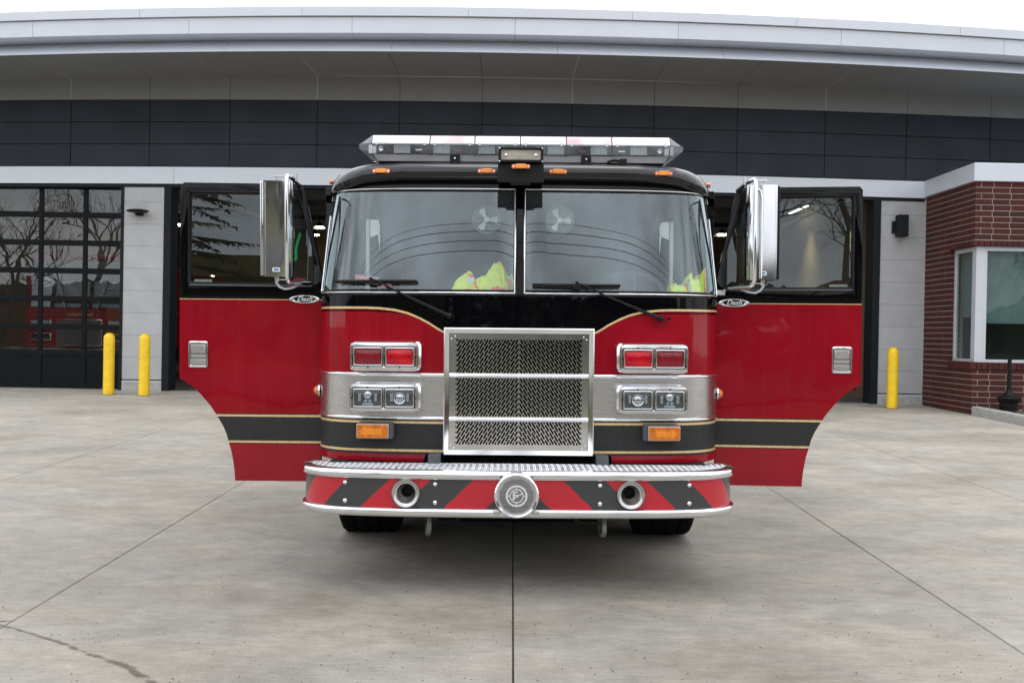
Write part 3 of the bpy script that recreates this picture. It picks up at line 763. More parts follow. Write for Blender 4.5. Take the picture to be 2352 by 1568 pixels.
# planting bed, kerb, cigarette bin
kerb = thing('kerb', None, None, (8.02, 17.8, 0.2), kind='structure')
for k in range(4):
    y1 = -k * 1.22; y0 = y1 - 1.215
    mb = MB()
    vs = []
    for yy in (y0, y1):
        zt = gz(17.8 + yy) + .155 - .2
        vs += [(0, yy, -.25), (.14, yy, -.25), (.14, yy, zt), (.012, yy, zt), (0, yy, zt - .02)]
    mb.add(vs, [(0, 1, 2, 3, 4), (9, 8, 7, 6, 5), (0, 5, 6, 1), (1, 6, 7, 2), (2, 7, 8, 3), (3, 8, 9, 4), (4, 9, 5, 0)])
    mb.build('kerb_stone', M['kerb'], kerb, smooth=0)
rows = []
for i in range(50):
    y = 13.2 + 4.66 * i / 49
    rows.append([(8.155 + 4.5 * j / 59, y, gz(y) + .10 + .035 * noise.noise((j * .55, i * .9, 3)) + rnd.uniform(-.012, .012)) for j in range(60)])
mb = MB(); mb.grid(rows); mb.build('mulch_bed', M['mulch'], None, smooth=0, kind='stuff')
mb = MB()
for k in range(900):
    x, y = 8.17 + rnd.random() * 1.0, rnd.uniform(14.5, 17.8); z = gz(y) + .125; a = rnd.random() * 3.14; L = rnd.uniform(.012, .035); w = .006
    Mx = Matrix.Translation((x, y, z)) @ Matrix.Rotation(a, 4, 'Z') @ Matrix.Rotation(rnd.uniform(-.4, .4), 4, 'Y')
    mb.obox(Mx, L, w, .004, rnd.randint(0, 2))
mb.build('bark_chips', [pbr('pale_chip', (.32, .25, .16), .9), pbr('brown_chip', (.12, .07, .045), .9), pbr('dark_chip', (.05, .035, .03), .9)], None, smooth=0, fix=False, kind='stuff')
t = thing('cigarette_bin', 'black funnel-topped cigarette bin with tall neck standing in the mulch bed', 'ash bin', (8.47, 17.40, 0.325))
mb = MB(); mb.lathe([(0, 0), (.135, 0), (.15, .16), (.185, .20), (.19, .235), (.18, .245)], n=32); mb.build('bucket', M['plastic'], t)
mb = MB(); mb.lathe([(.183, .243), (.15, .262), (.085, .29), (.06, .34), (.045, .37)], n=32); mb.build('lid', M['plastic'], t)
mb = MB(); mb.cyl((0, 0, .36), (0, 0, .90), .036, .032, 20); mb.build('neck', M['plastic'], t)
mb = MB(); mb.box(.15, .20, -.03, .03, .20, .26); mb.build('latch', M['plastic'], t, bevel=.004)
# ================================================================== THE FIRE ENGINE
TZ = 0.08
TR = thing('fire_engine', 'black and red fire engine outdoors, both cab doors wide open, nose to the camera', 'fire engine',
           (0.055, 6.0, TZ), (0, R(-0.55), 0))
def tb(mb, name, mats, parent=None, loc=None, **k):
    if parent is None: return mb.build(name, mats, TR, loc=(0, 0, -TZ) if loc is None else (loc[0], loc[1], loc[2] - TZ), **k)
    return mb.build(name, mats, parent, loc=loc, **k)
def tsub(name, loc=(0, 0, 0), rot=(0, 0, 0), **k): return sub(name, TR, (loc[0], loc[1], loc[2] - TZ), rot, **k)

# plan curve of the cab nose: gently crowned front, rounded corners, straight sides
PL = [(0.0, 0.0, 0.0, 0.0)]                      # s, x, y, theta
def _plan():
    s = x = y = 0.0
    ds = 0.004; th = 0
    while x < 0.90:
        th = R(4) * (x / .9) + R(11) * (x / .9) ** 5
        x += ds * math.cos(th); y += ds * math.sin(th); s += ds; PL.append((s, x, y, th))
    Rr = 0.315
    while th < R(90):
        th += ds / Rr
        x += ds * math.cos(min(th, R(90))); y += ds * math.sin(min(th, R(90))); s += ds; PL.append((s, x, y, min(th, R(90))))
    k = 1.222 / x
    for i, p in enumerate(PL): PL[i] = (p[0], p[1] * k, p[2], p[3])
_plan()
S90 = PL[-1][0]
def plan(s):
    a = abs(s); sg = 1 if s >= 0 else -1
    if a >= S90: p = PL[-1]; return sg * p[1], p[2] + (a - S90), sg * p[3]
    f = a / 0.004; i = min(int(f), len(PL) - 2); u = f - i; p, q = PL[i], PL[i + 1]
    return sg * (p[1] + (q[1] - p[1]) * u), p[2] + (q[2] - p[2]) * u, sg * (p[3] + (q[3] - p[3]) * u)
def s_of_theta(deg):
    for p in PL:
        if p[3] >= R(deg): return p[0]
    return S90
def s_of_x(x):
    for p in PL:
        if p[1] >= abs(x): return math.copysign(p[0], x)
    return S90
def surf(s, z, off=0.0, front=0.0):
    x, y, th = plan(s)
    t = max(0.0, (z - 1.72) / 0.653)
    k = 1 - 0.040 * t
    return (x * k + off * math.sin(th), y + front + 0.12 * t - off * math.cos(th), z)
def srange(a, b, n): return [a + (b - a) * i / n for i in range(n + 1)]
SE = S90 + 0.07
SL = srange(-SE, SE, 150)
def zc(s):                                       # the sweep of the black / red parting line
    x = abs(plan(s)[0])
    pts = [(0.0, 1.50), (.442, 1.505), (.481, 1.526), (.527, 1.556), (.591, 1.589), (.655, 1.615), (.731, 1.633), (.821, 1.643), (.9, 1.646), (1.3, 1.648)]
    for (a, za), (b, zb_) in zip(pts, pts[1:]):
        if x <= b: return za + (zb_ - za) * (x - a) / (b - a)
    return 1.648
# nose shell : 0 red, 1 charcoal, 2 black
rows = []
zf = [lambda s: 0.745 if abs(plan(s)[0]) > .545 else 0.80, lambda s: 0.80, lambda s: 0.995, lambda s: 1.263, zc, lambda s: 1.55 + .5 * (zc(s) - 1.5), lambda s: 1.722]
for f in zf: rows.append([surf(s, f(s)) for s in SL])
mb = MB(); mb.grid(rows, mi=[0, 1, 2, 0, 2, 2])
keep = [k for k, f in enumerate(mb.f) if not (all(abs(mb.v[i][0]) < .425 for i in f) and all(.79 < mb.v[i][2] < 1.512 for i in f))]
mb.f = [mb.f[k] for k in keep]; mb.m = [mb.m[k] for k in keep]
tb(mb, 'cab_nose', [M['red'], M['char'], M['blackpaint']], smooth=50)
# rolled lower lip
for sg in (-1, 1):
    mb = MB()
    ss = srange(sg * s_of_x(.545), sg * SE, 50)
    mb.grid([[surf(s, .745) for s in ss], [surf(s, .738, -.012) for s in ss], [surf(s, .74, -.04) for s in ss]])
    tb(mb, 'lower_lip', M['red'], smooth=60)
def ribbon(name, z0, z1, s0, s1, mat, off=0.0012, n=60, th=0.0008, parent=None):
    m_ = MB(); g0 = z0 if callable(z0) else (lambda s: z0); g1 = z1 if callable(z1) else (lambda s: z1)
    ss = srange(s0, s1, n)
    m_.grid([[surf(s, g0(s), 0) for s in ss], [surf(s, g0(s), off) for s in ss], [surf(s, g1(s), off) for s in ss], [surf(s, g1(s), 0) for s in ss]])
    return tb(m_, name, mat, smooth=30)
for sg in (-1, 1):
    a, b = sg * s_of_x(.437), sg * SE
    ribbon('gold_stripe', lambda s: zc(s) - 0.0065, lambda s: zc(s) + .0065, a, b, M['gold'])
    ribbon('gold_stripe', .967, .981, a, b, M['gold']); ribbon('gold_stripe', .801, .815, a, b, M['gold'])
    ribbon('thin_charcoal_stripe', .788, .7995, a, b, M['char'])
    # ribbed bright band with mouldings
    m_ = MB(); ss = srange(a, b, 70); zs = []; z = 1.008
    while z < 1.247: zs += [(z, .002), (z + .0085, .002), (z + .0098, .0002), (z + .0122, .0002)]; z += .0135
    m_.grid([[surf(s, z, o) for s in ss] for z, o in zs])
    tb(m_, 'ribbed_band', M['alu'], smooth=20)
    for z0, z1 in ((1.243, 1.266), (.988, 1.010)):
        m_ = MB(); pr = [(0, z0), (.006, z0 + .002), (.011, z0 + .007), (.011, z1 - .007), (.006, z1 - .002), (0, z1)]
        m_.grid([[surf(s, z, o) for s in ss] for o, z in pr]); tb(m_, 'band_moulding', M['chrome'], smooth=50)

# windscreen opening: two panes with rounded outer corners
SG = s_of_theta(80)
def zt(s, r=.10):
    d = abs(s) - (SG - r)
    return 2.362 - (r - math.sqrt(max(0, r * r - d * d)) if d > 0 else 0)
def zb(s, r=.05):
    d = abs(s) - (SG - r)
    return 1.738 + (r - math.sqrt(max(0, r * r - d * d)) if d > 0 else 0)
ss = sorted(set([-SE, SE] + srange(-SG, SG, 120) + [-SG - .03, SG + .03]))
mb = MB()
inn = [s for s in ss if abs(s) <= SG + 1e-6]
mb.grid([[surf(s, 1.722) for s in inn], [surf(s, zb(s)) for s in inn]]); mb.grid([[surf(s, zt(s)) for s in inn], [surf(s, 2.425) for s in inn]])
for sg in (-1, 1):
    zz = [1.722, 1.738, zb(SG), 1.85, 2.0, 2.15, zt(SG), 2.362, 2.425]
    mb.grid([[surf(sg * s, z) for s in (SG, SG + .03, SE)] for z in zz])
c0 = .016
mb.box(-.020, .020, -.006, .10, 1.73, 2.37)
o = tb(mb, 'windscreen_surround', M['blackpaint'], smooth=45)
for v in o.data.vertices:                                        # centre post leans with the glass
    if abs(v.co.x) < .03 and abs(v.co.y) < .101 and v.co.y in (v.co.y,) and v.co.z > 2.36 and v.co.z < 2.371: v.co.y += .12 if v.co.y < .2 else 0
for sg in (-1, 1):
    pane = tsub('windscreen')
    ps = srange(sg * .026, sg * .18, 16)[:-1] + srange(sg * .18, sg * SG, 60)
    m_ = MB(); rws = []
    for t in srange(0, 1, 12): rws.append([surf(s, zb(s) + (zt(s) - zb(s)) * t, -.003 - .008 * max(0, 1 - (abs(s) - .026) / .13) ** 2) for s in ps])
    m_.grid(rws); m_.build('pane', M['windshield'], pane, smooth=80)
    path = [surf(s, zb(s), .004) for s in ps] + [surf(sg * SG, z, .004) for z in srange(zb(SG), zt(SG), 8)][1:-1] + [surf(s, zt(s), .004) for s in reversed(ps)]
    path = path + [path[0], path[1]]
    m_ = MB(); m_.tube(path, .0052, 8, caps=False); m_.build('chrome_trim', M['chrome'], pane, smooth=60)
    path2 = [(p[0] * (1 - .011), p[1] + .005, p[2] + (.011 if p[2] < 1.9 else -.011 if p[2] > 2.2 else 0)) for p in path]
    m_ = MB(); m_.tube(path2, .0075, 6, caps=False); m_.build('rubber_gasket', M['plastic'], pane, smooth=60)

# brow and roof
PF = [(-.004, 2.408), (.03, 2.409), (.060, 2.418), (.077, 2.440), (.078, 2.462), (.066, 2.488), (.038, 2.506), (.0, 2.517), (-.08, 2.527), (-.28, 2.535)]
PS = [(-.004, 2.33), (.012, 2.332), (.020, 2.350), (.012, 2.39), (-.006, 2.422), (-.035, 2.455), (-.075, 2.482), (-.125, 2.503), (-.19, 2.520), (-.28, 2.530)]
rows = []
bs = srange(-SE - .9, -SE, 8)[:-1] + srange(-SE, SE, 120) + srange(SE, SE + .9, 8)[1:]
for i in range(len(PF)):
    r_ = []
    for s in bs:
        th = abs(plan(s)[2]) / R(90); w = max(0, (th - .06) / .94) ** 0.8
        o_ = PF[i][0] * (1 - w) + PS[i][0] * w; z_ = PF[i][1] * (1 - w) + PS[i][1] * w
        p = surf(s, 2.40, o_); r_.append((p[0], p[1], z_))
    rows.append(r_)
mb = MB(); mb.grid(rows); tb(mb, 'brow', M['brow'], smooth=60)
mb = MB(); mb.box(-.90, .90, .38, 2.6, 2.50, 2.536); tb(mb, 'roof', M['blackpaint'], smooth=0)
# cab sides behind the door openings, sill, rear wall
for sg in (-1, 1):
    m_ = MB(); x0, x1 = sorted((sg * 1.165, sg * 1.215))
    m_.box(x0, x1, 1.34, 2.6, 1.70, 2.36, 1); m_.box(x0, x1, 1.95, 2.6, .60, 1.70, 0); m_.box(x0, x1, 1.34, 1.95, 1.22, 1.70, 0)
    m_.box(x0, x1, .40, 1.34, 2.30, 2.40, 1); m_.box(x0, x1, .40, .46, 1.2, 2.36, 1)
    tb(m_, 'cab_side', [M['red'], M['blackpaint']], smooth=0, bevel=.006)
mb = MB(); mb.box(-1.18, 1.18, 2.50, 2.6, .6, 2.5); tb(mb, 'rear_bulkhead', M['cabin'], smooth=0)
mb = MB(); mb.box(-1.17, 1.17, .25, 2.5, .62, .70); tb(mb, 'cab_floor', M['cabin'], smooth=0)
mb = MB(); mb.box(-1.12, 1.12, .32, 2.5, 2.44, 2.46); tb(mb, 'headliner', M['grey'], smooth=0)

# marker lights
def marker(x, y, z, rz=0.0, mat=None):
    t = tsub('marker_light', (x, y, z), (0, 0, rz))
    m_ = MB(); m_.prism(rrect(0, 0, .105, .024, .008), -.004, .004); m_.build('base', M['amberd'], t, bevel=.001)
    m_ = MB(); m_.prism([(-.030, -.012), (.030, -.012), (.034, 0), (.028, .013), (-.028, .013), (-.034, 0)], -.020, -.004); m_.build('lens', M['ambert'], t, bevel=.003, smooth=30)
    m_ = MB()
    for q in (-.042, .042): m_.cyl((q, -.008, 0), (q, -.003, 0), .0045, n=10)
    m_.build('screws', M['chrome'], t)
for x in (-.826, -.20, .221, .85): marker(x, surf(s_of_x(x), 2.40, .082)[1] , 2.457)
marker(0.0, -.162, 2.452)
for sg in (-1, 1):
    p = surf(sg * (S90 - .01), 2.42, .02); marker(p[0], p[1] + .02, 2.452, sg * R(80))

# scene light on its bracket
t = tsub('scene_light', (0.0, -.15, 2.519))
plate(rrect(0, 0, .256, .084, .004), [rrect(0, .001, .226, .058, .004)], .012, M['plastic'], 'bezel', t, (0, -.006, 0), bevel=.002)
mb = MB(); mb.box(-.122, .122, 0, .10, -.040, .040); mb.build('housing', M['plastic'], t, bevel=.004)
mb = MB(); mb.box(-.113, .113, -.001, .002, -.029, .031); mb.build('reflector', M['worklens'], t, smooth=0)
mb = MB()
for q in (-.085, .085): mb.lathe([(.011, 0), (.008, .004), (0, .005)], (q, -.002, 0), 'Y', 14)
mb.build('lamp_tubes', M['chrome'], t)
mb = MB(); mb.add([(-.113, -.006, -.028), (.113, -.006, -.028), (.113, -.006, .030), (-.113, -.006, .030)], [(0, 1, 2, 3)]); mb.build('cover_glass', glass('cover_glass', (.92, .92, .90), 1.4, .05), t, smooth=0, fix=False)
mb = MB(); mb.box(-.05, .05, -.0135, -.0125, -.0405, -.0335); mb.build('label_strip', M['paper'], t, smooth=0)
mb = MB()
for q in (-.122, .122):
    for w in (-.037, .037): mb.cyl((q, -.016, w), (q, -.011, w), .0042, n=10)
mb.build('screws', M['chrome'], t)
mb = MB(); mb.box(-.132, .132, -.125, .05, 2.392, 2.476); mb.box(-.132, .132, -.125, -.118, 2.366, 2.392); mb.box(-.058, .058, -.122, -.105, 2.352, 2.368)
tb(mb, 'light_bracket', M['plastic'], smooth=0, bevel=.006)

# roof light bar: six clear modules between pointed ends
LB = tsub('light_bar', (0.003, .20, 0))
bz0, bz1, bz2, bz3 = 2.535, 2.583, 2.645, 2.702
prof = [(0.0, bz1), (-.004, bz2 - .004), (.002, bz2), (.040, bz3 - .002), (.055, bz3), (.20, bz3), (.245, bz2), (.25, bz1)]
bounds = [-.905, -.553, -.280, -.003, .275, .551, .905]
mb = MB()
mb.prism([(x, z) for x, z in ((-.90, bz1), (.90, bz1), (.87, bz0 + .004), (-.87, bz0 + .004))], .02, .23); mb.build('base_rail', pbr('dull_base_rail', (.24, .235, .24), .5, metal=.5, var=.1), LB, smooth=0, bevel=.003)
for i in range(6):
    x0, x1 = bounds[i] + .003, bounds[i + 1] - .003
    mod = sub('light_module', LB)
    m_ = MB(); m_.grid([[(x0, y, z), (x1, y, z)] for y, z in prof[:3]]); m_.build('clear_lens', M['domeclear'], mod, smooth=40)
    m_ = MB(); m_.grid([[(x0, y, z), (x1, y, z)] for y, z in prof[2:6]]); m_.build('lens_top', M['frostred'] if i in (1, 4) else M['frost'], mod, smooth=40)
    m_ = MB(); m_.grid([[(x0, y, z), (x1, y, z)] for y, z in prof[5:]]); m_.build('rear_lens', M['domeclear'], mod, smooth=40)
    m_ = MB(); m_.box(x0 + .01, x1 - .01, -.0065, -.002, bz2 - .006, bz2 + .001); m_.build('lens_ridge', M['greytape'], mod, smooth=0)
    for q in (x0 + .028, x1 - .028):
        m_ = MB(); m_.box(q - .007, q + .007, -.012, -.002, bz2 - .012, bz2 + .008); m_.build('clip', M['fascia2'], mod, bevel=.002)
    led_x = [-.722, -.482, -.208, .210, .473, .713][i]
    m_ = MB(); m_.box(led_x - .049, led_x + .049, .012, .04, bz1 + .004, bz2 - .003)
    for a in range(4):
        for b in range(4): m_.lathe([(.0062, 0), (.0045, .003), (.0, .004)], (led_x - .034 + a * .0227, .012, bz1 + .0125 + b * .0135), 'Y', 8, mi=1)
    m_.build('led_block', [pbr('led_reflector_%d' % i, (.42, .42, .43), .4, metal=.2), M['greytape']], mod, smooth=40)
    if i in (2, 3):
        q = led_x + (.09 if i == 2 else -.09); m_ = MB(); m_.box(q - .03, q + .03, .014, .04, bz1 + .01, bz2 - .004)
        for a in range(4): m_.lathe([(.0055, 0), (0, .004)], (q - .022 + a * .0147, .014, bz2 - .014), 'Y', 8, mi=1)
        m_.build('led_block', [M['grey'], M['greytape']], mod, smooth=40)
    q = led_x + (.10 if i < 3 else -.10)
    m_ = MB(); m_.box(min(q, q + .001) - .028, q + .03, .05, .08, bz1 + .004, bz2 - .008, 0); m_.cyl((q - .02, .045, bz1 + .03), (q + .02, .045, bz1 + .03), .010, n=10, mi=1 if i in (1, 4) else 2)
    m_.build('rotator', [M['plastic'], M['redlens2'], M['chrome']], mod)
    if i in (0, 5):
        q = led_x + (-.13 if i == 0 else .13)
        m_ = MB(); m_.lathe([(.019, 0), (.017, .006), (.012, -.004), (0, -.008)], (q, .025, bz1 + .032), 'Y', 18); m_.build('spot_lamp', M['chrome'], mod)
        m_ = MB(); m_.box(q - .055, q - .028, .03, .05, bz1 + .006, bz2 - .01) if i == 0 else m_.box(q + .028, q + .055, .03, .05, bz1 + .006, bz2 - .01); m_.build('side_flasher', M['alu'], mod)
mb = MB(); mb.box(-.90, .90, .10, .115, bz1, bz2 + .01); mb.build('centre_plate', pbr('grey_circuit_plate', (.09, .088, .09), .5, var=.5, vscale=30), LB, smooth=0)
for x in bounds[1:-1]:
    m_ = MB(); m_.box(x - .0035, x + .0035, -.006, .25, bz1 - .002, bz2 + .002); m_.prism([(x - .003, bz2), (x + .003, bz2), (x + .003, bz3), (x - .003, bz3)], .035, .22)
    m_.build('module_joint', M['grey'], LB, smooth=0)
for sg in (-1, 1):
    xa, xt = sg * .905, sg * .990
    ring = [(xa, 0, bz1), (xa, -.004, bz2), (xa, .05, bz3), (xa, .20, bz3), (xa, .25, bz2), (xa, .25, bz1)]
    tipv = [(xt, .06, bz2 - .022), (xt, .055, bz2 + .004), (xt * .995, .10, bz2 + .014), (xt * .995, .15, bz2 + .014), (xt, .19, bz2 + .004), (xt, .18, bz2 - .022)]
    low = [(sg * .885, .02, bz0 + .004), (sg * .885, .23, bz0 + .004)]
    m_ = MB(); m_.add(ring + tipv + low, [(i, i + 1, i + 7, i + 6) for i in range(5)] + [(6, 7, 8, 9, 10, 11), (0, 6, 12), (6, 11, 13, 12), (11, 5, 13)])
    m_.build('end_cap', glass('end_cap_%d' % (sg + 1), (.78, .76, .78), 1.5, .04, dust_haze=.55), LB, smooth=0)
    m_ = MB(); m_.box(min(xa, sg * .925) , max(xa, sg * .925), .02, .08, bz1 + .004, bz2 - .006); m_.build('end_reflector', M['steel'], LB, smooth=0)
for x in (-.40, .395):
    m_ = MB(); m_.box(x - .03, x + .03, .0, .10, bz0 - .02, bz1 - .004); m_.cyl((x, -.006, bz0 + .022), (x, 0, bz0 + .022), .006, n=8, mi=1); m_.build('mounting_foot', [M['plastic'], M['chrome']], LB, bevel=.003)
mb = MB(); mb.tube([(.52, .03, bz0 - .01), (.53, .02, bz0 + .012), (.56, .015, bz0 + .02), (.60, .02, bz0 + .018), (.63, .03, bz0 + .0)], .007, 8); mb.box(.60, .64, 0, .03, bz0 - .005, bz0 + .028); mb.build('cable', M['plastic'], LB)

# ---------------------------------------------------------------- grille
G = tsub('grille', (0, -.065, 0))
gx, g0, g1 = .437, .790, 1.532
mb = MB()
def mitre(mb, x0, x1, z0, z1, w, d):
    o_ = [(x0, z0), (x1, z0), (x1, z1), (x0, z1)]; i_ = [(x0 + w, z0 + w), (x1 - w, z0 + w), (x1 - w, z1 - w), (x0 + w, z1 - w)]
    m1 = [(x0 + .006, z0 + .006), (x1 - .006, z0 + .006), (x1 - .006, z1 - .006), (x0 + .006, z1 - .006)]
    for k in range(4):
        j = (k + 1) % 4
        P_ = lambda a, y: (a[0], y, a[1])
        prof = [(o_, d), (o_, .004), (m1, 0), (i_, .006), (i_, .022)]
        for (ra, ya), (rb, yb) in zip(prof, prof[1:]):
            mb.add([P_(ra[k], ya), P_(ra[j], ya), P_(rb[j], yb), P_(rb[k], yb)], [(0, 1, 2, 3)])
mitre(mb, -gx, gx, g0, g1, .031, .085); mb.build('grille_frame', M['chrome'], G, smooth=20)
rp = .0052; a_ = .0296
e = Vector((-.5, .866)); hl = .0183
def slots(zlo, zhi):
    out = []
    def cap(A, B):
        pts = []; ang = math.atan2(e.y, e.x)
        for k in range(5): th = ang - math.pi / 2 + math.pi * k / 4; pts.append((B.x + rp * math.cos(th), B.y + rp * math.sin(th)))
        for k in range(5): th = ang + math.pi / 2 + math.pi * k / 4; pts.append((A.x + rp * math.cos(th), A.y + rp * math.sin(th)))
        return pts
    q1 = .3642
    for i in range(0, 15):
        for j in range(-6, 20):
            c = Vector((q1 - .0161 - i * .0259, zhi - rp - .017 - j * a_ - (i % 2) * a_ / 2))
            t0, t1 = -hl, hl
            for k, lo, hi in ((0, .0070, q1 - .0070), (1, zlo + rp, zhi - rp)):
                ta, tb_ = (lo - c[k]) / e[k], (hi - c[k]) / e[k]
                if ta > tb_: ta, tb_ = tb_, ta
                t0, t1 = max(t0, ta), min(t1, tb_)
            if t1 - t0 < -.008: continue
            if t1 < t0: t0 = t1 = (t0 + t1) / 2
            A, B = c + e * t0, c + e * t1
            if B.x < .0065 or A.x > q1 - .0065 or A.y < zlo + rp * .9 or B.y > zhi - rp * .9: continue
            P_ = cap(A, B)
            out.append(P_); out.append([(-p[0], p[1]) for p in reversed(P_)])
    z = zhi - rp
    while z > zlo + rp * .9:
        for q in (-q1, q1): out.append([(q + rp * .9 * math.cos(R(36 * k)), z + rp * .9 * math.sin(R(36 * k))) for k in range(10)])
        z -= a_
    z = zhi - rp - .0225
    while z > zlo + rp * .9:
        out.append([(rp * .8 * math.cos(R(36 * k)), z + rp * .8 * math.sin(R(36 * k))) for k in range(10)]); z -= a_
    return out
for (z0, z1, h0, h1) in ((1.263, 1.502, 1.270, 1.466), (1.010, 1.249, 1.018, 1.239), (.820, .996, .853, .988)):
    x_ = gx - .032
    plate([(-x_, z0), (x_, z0), (x_, z1), (-x_, z1)], slots(h0, h1), .0015, M['steel'], 'perforated_screen', G, (0, .018, 0))
for z in (1.2565, 1.003):
    m_ = MB(); pr = [(.016, -.0125), (.002, -.0115), (-.006, -.006), (-.008, 0), (-.006, .006), (.002, .0115), (.016, .0125)]
    m_.grid([[(-gx + .033, y, z + h), (gx - .033, y, z + h)] for y, h in pr]); m_.build('grille_bar', M['chrome'], G, smooth=50)
for x, z in ((-.372, 1.482), (-.393, 1.468), (.375, 1.482), (.392, 1.467), (-.393, .850), (-.375, .834), (.371, .834), (.390, .851)):
    m_ = MB(); m_.lathe([(.0055, 0), (.005, .003), (0, .0045)], (x, .016, z), 'Y', 12); m_.build('bolt', M['chrome'], G)
mb = MB(); mb.box(-.42, .42, .16, .40, .70, 1.50); tb(mb, 'radiator', M['darkmetal'], smooth=0)
mb = MB(); mb.box(-.42, .42, .145, .155, .80, 1.50)
for k in range(36): mb.box(-.40, .40, .135, .145, .81 + k * .0185, .8115 + k * .0185)
tb(mb, 'radiator_core', pbr('radiator_black', (.002, .002, .002), .9, spec=0.0), smooth=0)

# ---------------------------------------------------------------- lamp clusters
def cluster(sg, cz, red, h=.168):
    cx = sg * .783
    g = tsub('headlamp_cluster' if not red else 'warning_lamp_cluster', (cx, -.075, cz))
    W = .397
    # housing: loft from a slightly larger back outline to the face
    m_ = MB(); o1 = rrect(0, 0, W - .008, h - .006, .030, 7)
    shift = -sg * .010
    o2 = [(x * 1.02 + shift, z * 1.035 + .004) for x, z in rrect(0, 0, W, h, .034, 7)]
    m_.grid([[(x, y_, z) for x, z in ring + ring[:1]] for ring, y_ in ((o1, 0.0), (rrect(0, 0, W, h, .034, 7), .006), (rrect(0, 0, W, h, .034, 7), .028), (o2, .040), (o2, .125))])
    m_.build('housing', M['chrome'], g, smooth=40)
    holes = [rrect(q, 0, .181, .120, .012) for q in (-.0925, .0925)]
    plate(o1, holes, .006, M['steel'], 'bezel', g, (0, -.001, 0), bevel=.0015)
    m_ = MB()
    for q in (-.188, 0.0, .188):
        for w in (-.071, .071): m_.lathe([(.0042, 0), (.003, .002), (0, .0028)], (q, -.004, w * (h / .168)), 'Y', 10)
    m_.build('screws', M['chrome'], g)
    m_ = MB()
    ks = 1 if (not red or sg > 0) else -1
    for q in (-.0925, .0925): m_.box(q - .005, q + .005, -.0056, -.002, ks * .061 - .006, ks * .061 + .006)
    for q in (-.186, .186): m_.box(q - .006, q + .006, -.0056, -.002, -.004, .004)
    m_.build('slots', M['plastic'], g, bevel=.001)
    m_ = MB(); m_.box(-.187, .187, .012, .03, -.064, .064); m_.build('backing', M['plastic'], g, smooth=0)
    for qi, q in enumerate((-.0925, .0925)):
        L = sub('lamp', g, (q, 0, 0))
        plate(rrect(0, 0, .170, .109, .009), [rrect(0, 0, .156, .095, .006)], .012, M['chrome'], 'lamp_rim', L, (0, .000, 0), bevel=.002)
        def lens(mat, name, yb, k=.012, w=.157, hh=.096):
            m2 = MB(); N = 12; rr = []
            for b in range(N + 1):
                v = b / N * 2 - 1; rr.append([((a / N * 2 - 1) * w / 2, yb - k * (1 - (a / N * 2 - 1) ** 4) * (1 - v ** 4), v * hh / 2) for a in range(N + 1)])
            m2.grid(rr); m2.build(name, mat, L, smooth=80)
        if red:
            bright = (qi == 1) if sg < 0 else (qi == 0)
            lens(M['redlens2'] if bright else M['redlens'], 'lens', .006)
            if bright:
                m2 = MB()
                for u in (-.05, .055): m2.box(u - .008, u + .008, -.0075, -.0068, -.004, .008)
                m2.build('lamp_socket', M['redlens'], L, smooth=0)
        else:
            m2 = MB(); m2.box(-.078, .078, .010, .013, -.047, .047); m2.build('reflector_housing', M['grey'], L, smooth=0)
            proj = (qi == 0) if sg < 0 else (qi == 1)
            if proj:
                m2 = MB(); m2.sphere((0, .006, .018), .024, 20, (1, .35, 1)); m2.build('projector', M['steel'], L, smooth=80)
                m2 = MB()
                m2.lathe([(.026, 0), (.0245, .005), (.023, 0)], (0, .0, .018), 'Y', 24)
                for u in (-.0115, .0115): m2.lathe([(.0125, 0), (.011, .006), (.0098, 0)], (u, .002, -.018), 'Y', 20)
                m2.build('projector_ring', M['chrome'], L)
                m2 = MB()
                for u in (-.0115, .0115): m2.sphere((u, .006, -.018), .010, 14, (1, .4, 1))
                m2.box(-.03, .03, .004, .008, -.042, -.030); m2.build('small_projector', M['greytape'], L, smooth=60)
            else:
                m2 = MB(); m2.sphere((0, .008, .0), .028, 22, (1, .30, 1)); m2.build('projector', M['steel'], L, smooth=80)
                m2 = MB(); m2.lathe([(.036, 0), (.034, .006), (.029, .004), (.028, 0)], (0, .0, 0), 'Y', 28); m2.build('projector_ring', M['chrome'], L)
            m2 = MB()
            for u in (-.047, .047): m2.prism(rrect(u, .002, .017, .044, .006), -.002, .008)
            m2.build('side_reflector', M['alu'], L, bevel=.002)
            lens(M['clearlens'], 'lens', -.001, .010)
for sg in (-1, 1): cluster(sg, 1.361, True, .170); cluster(sg, 1.1215, False, .164)

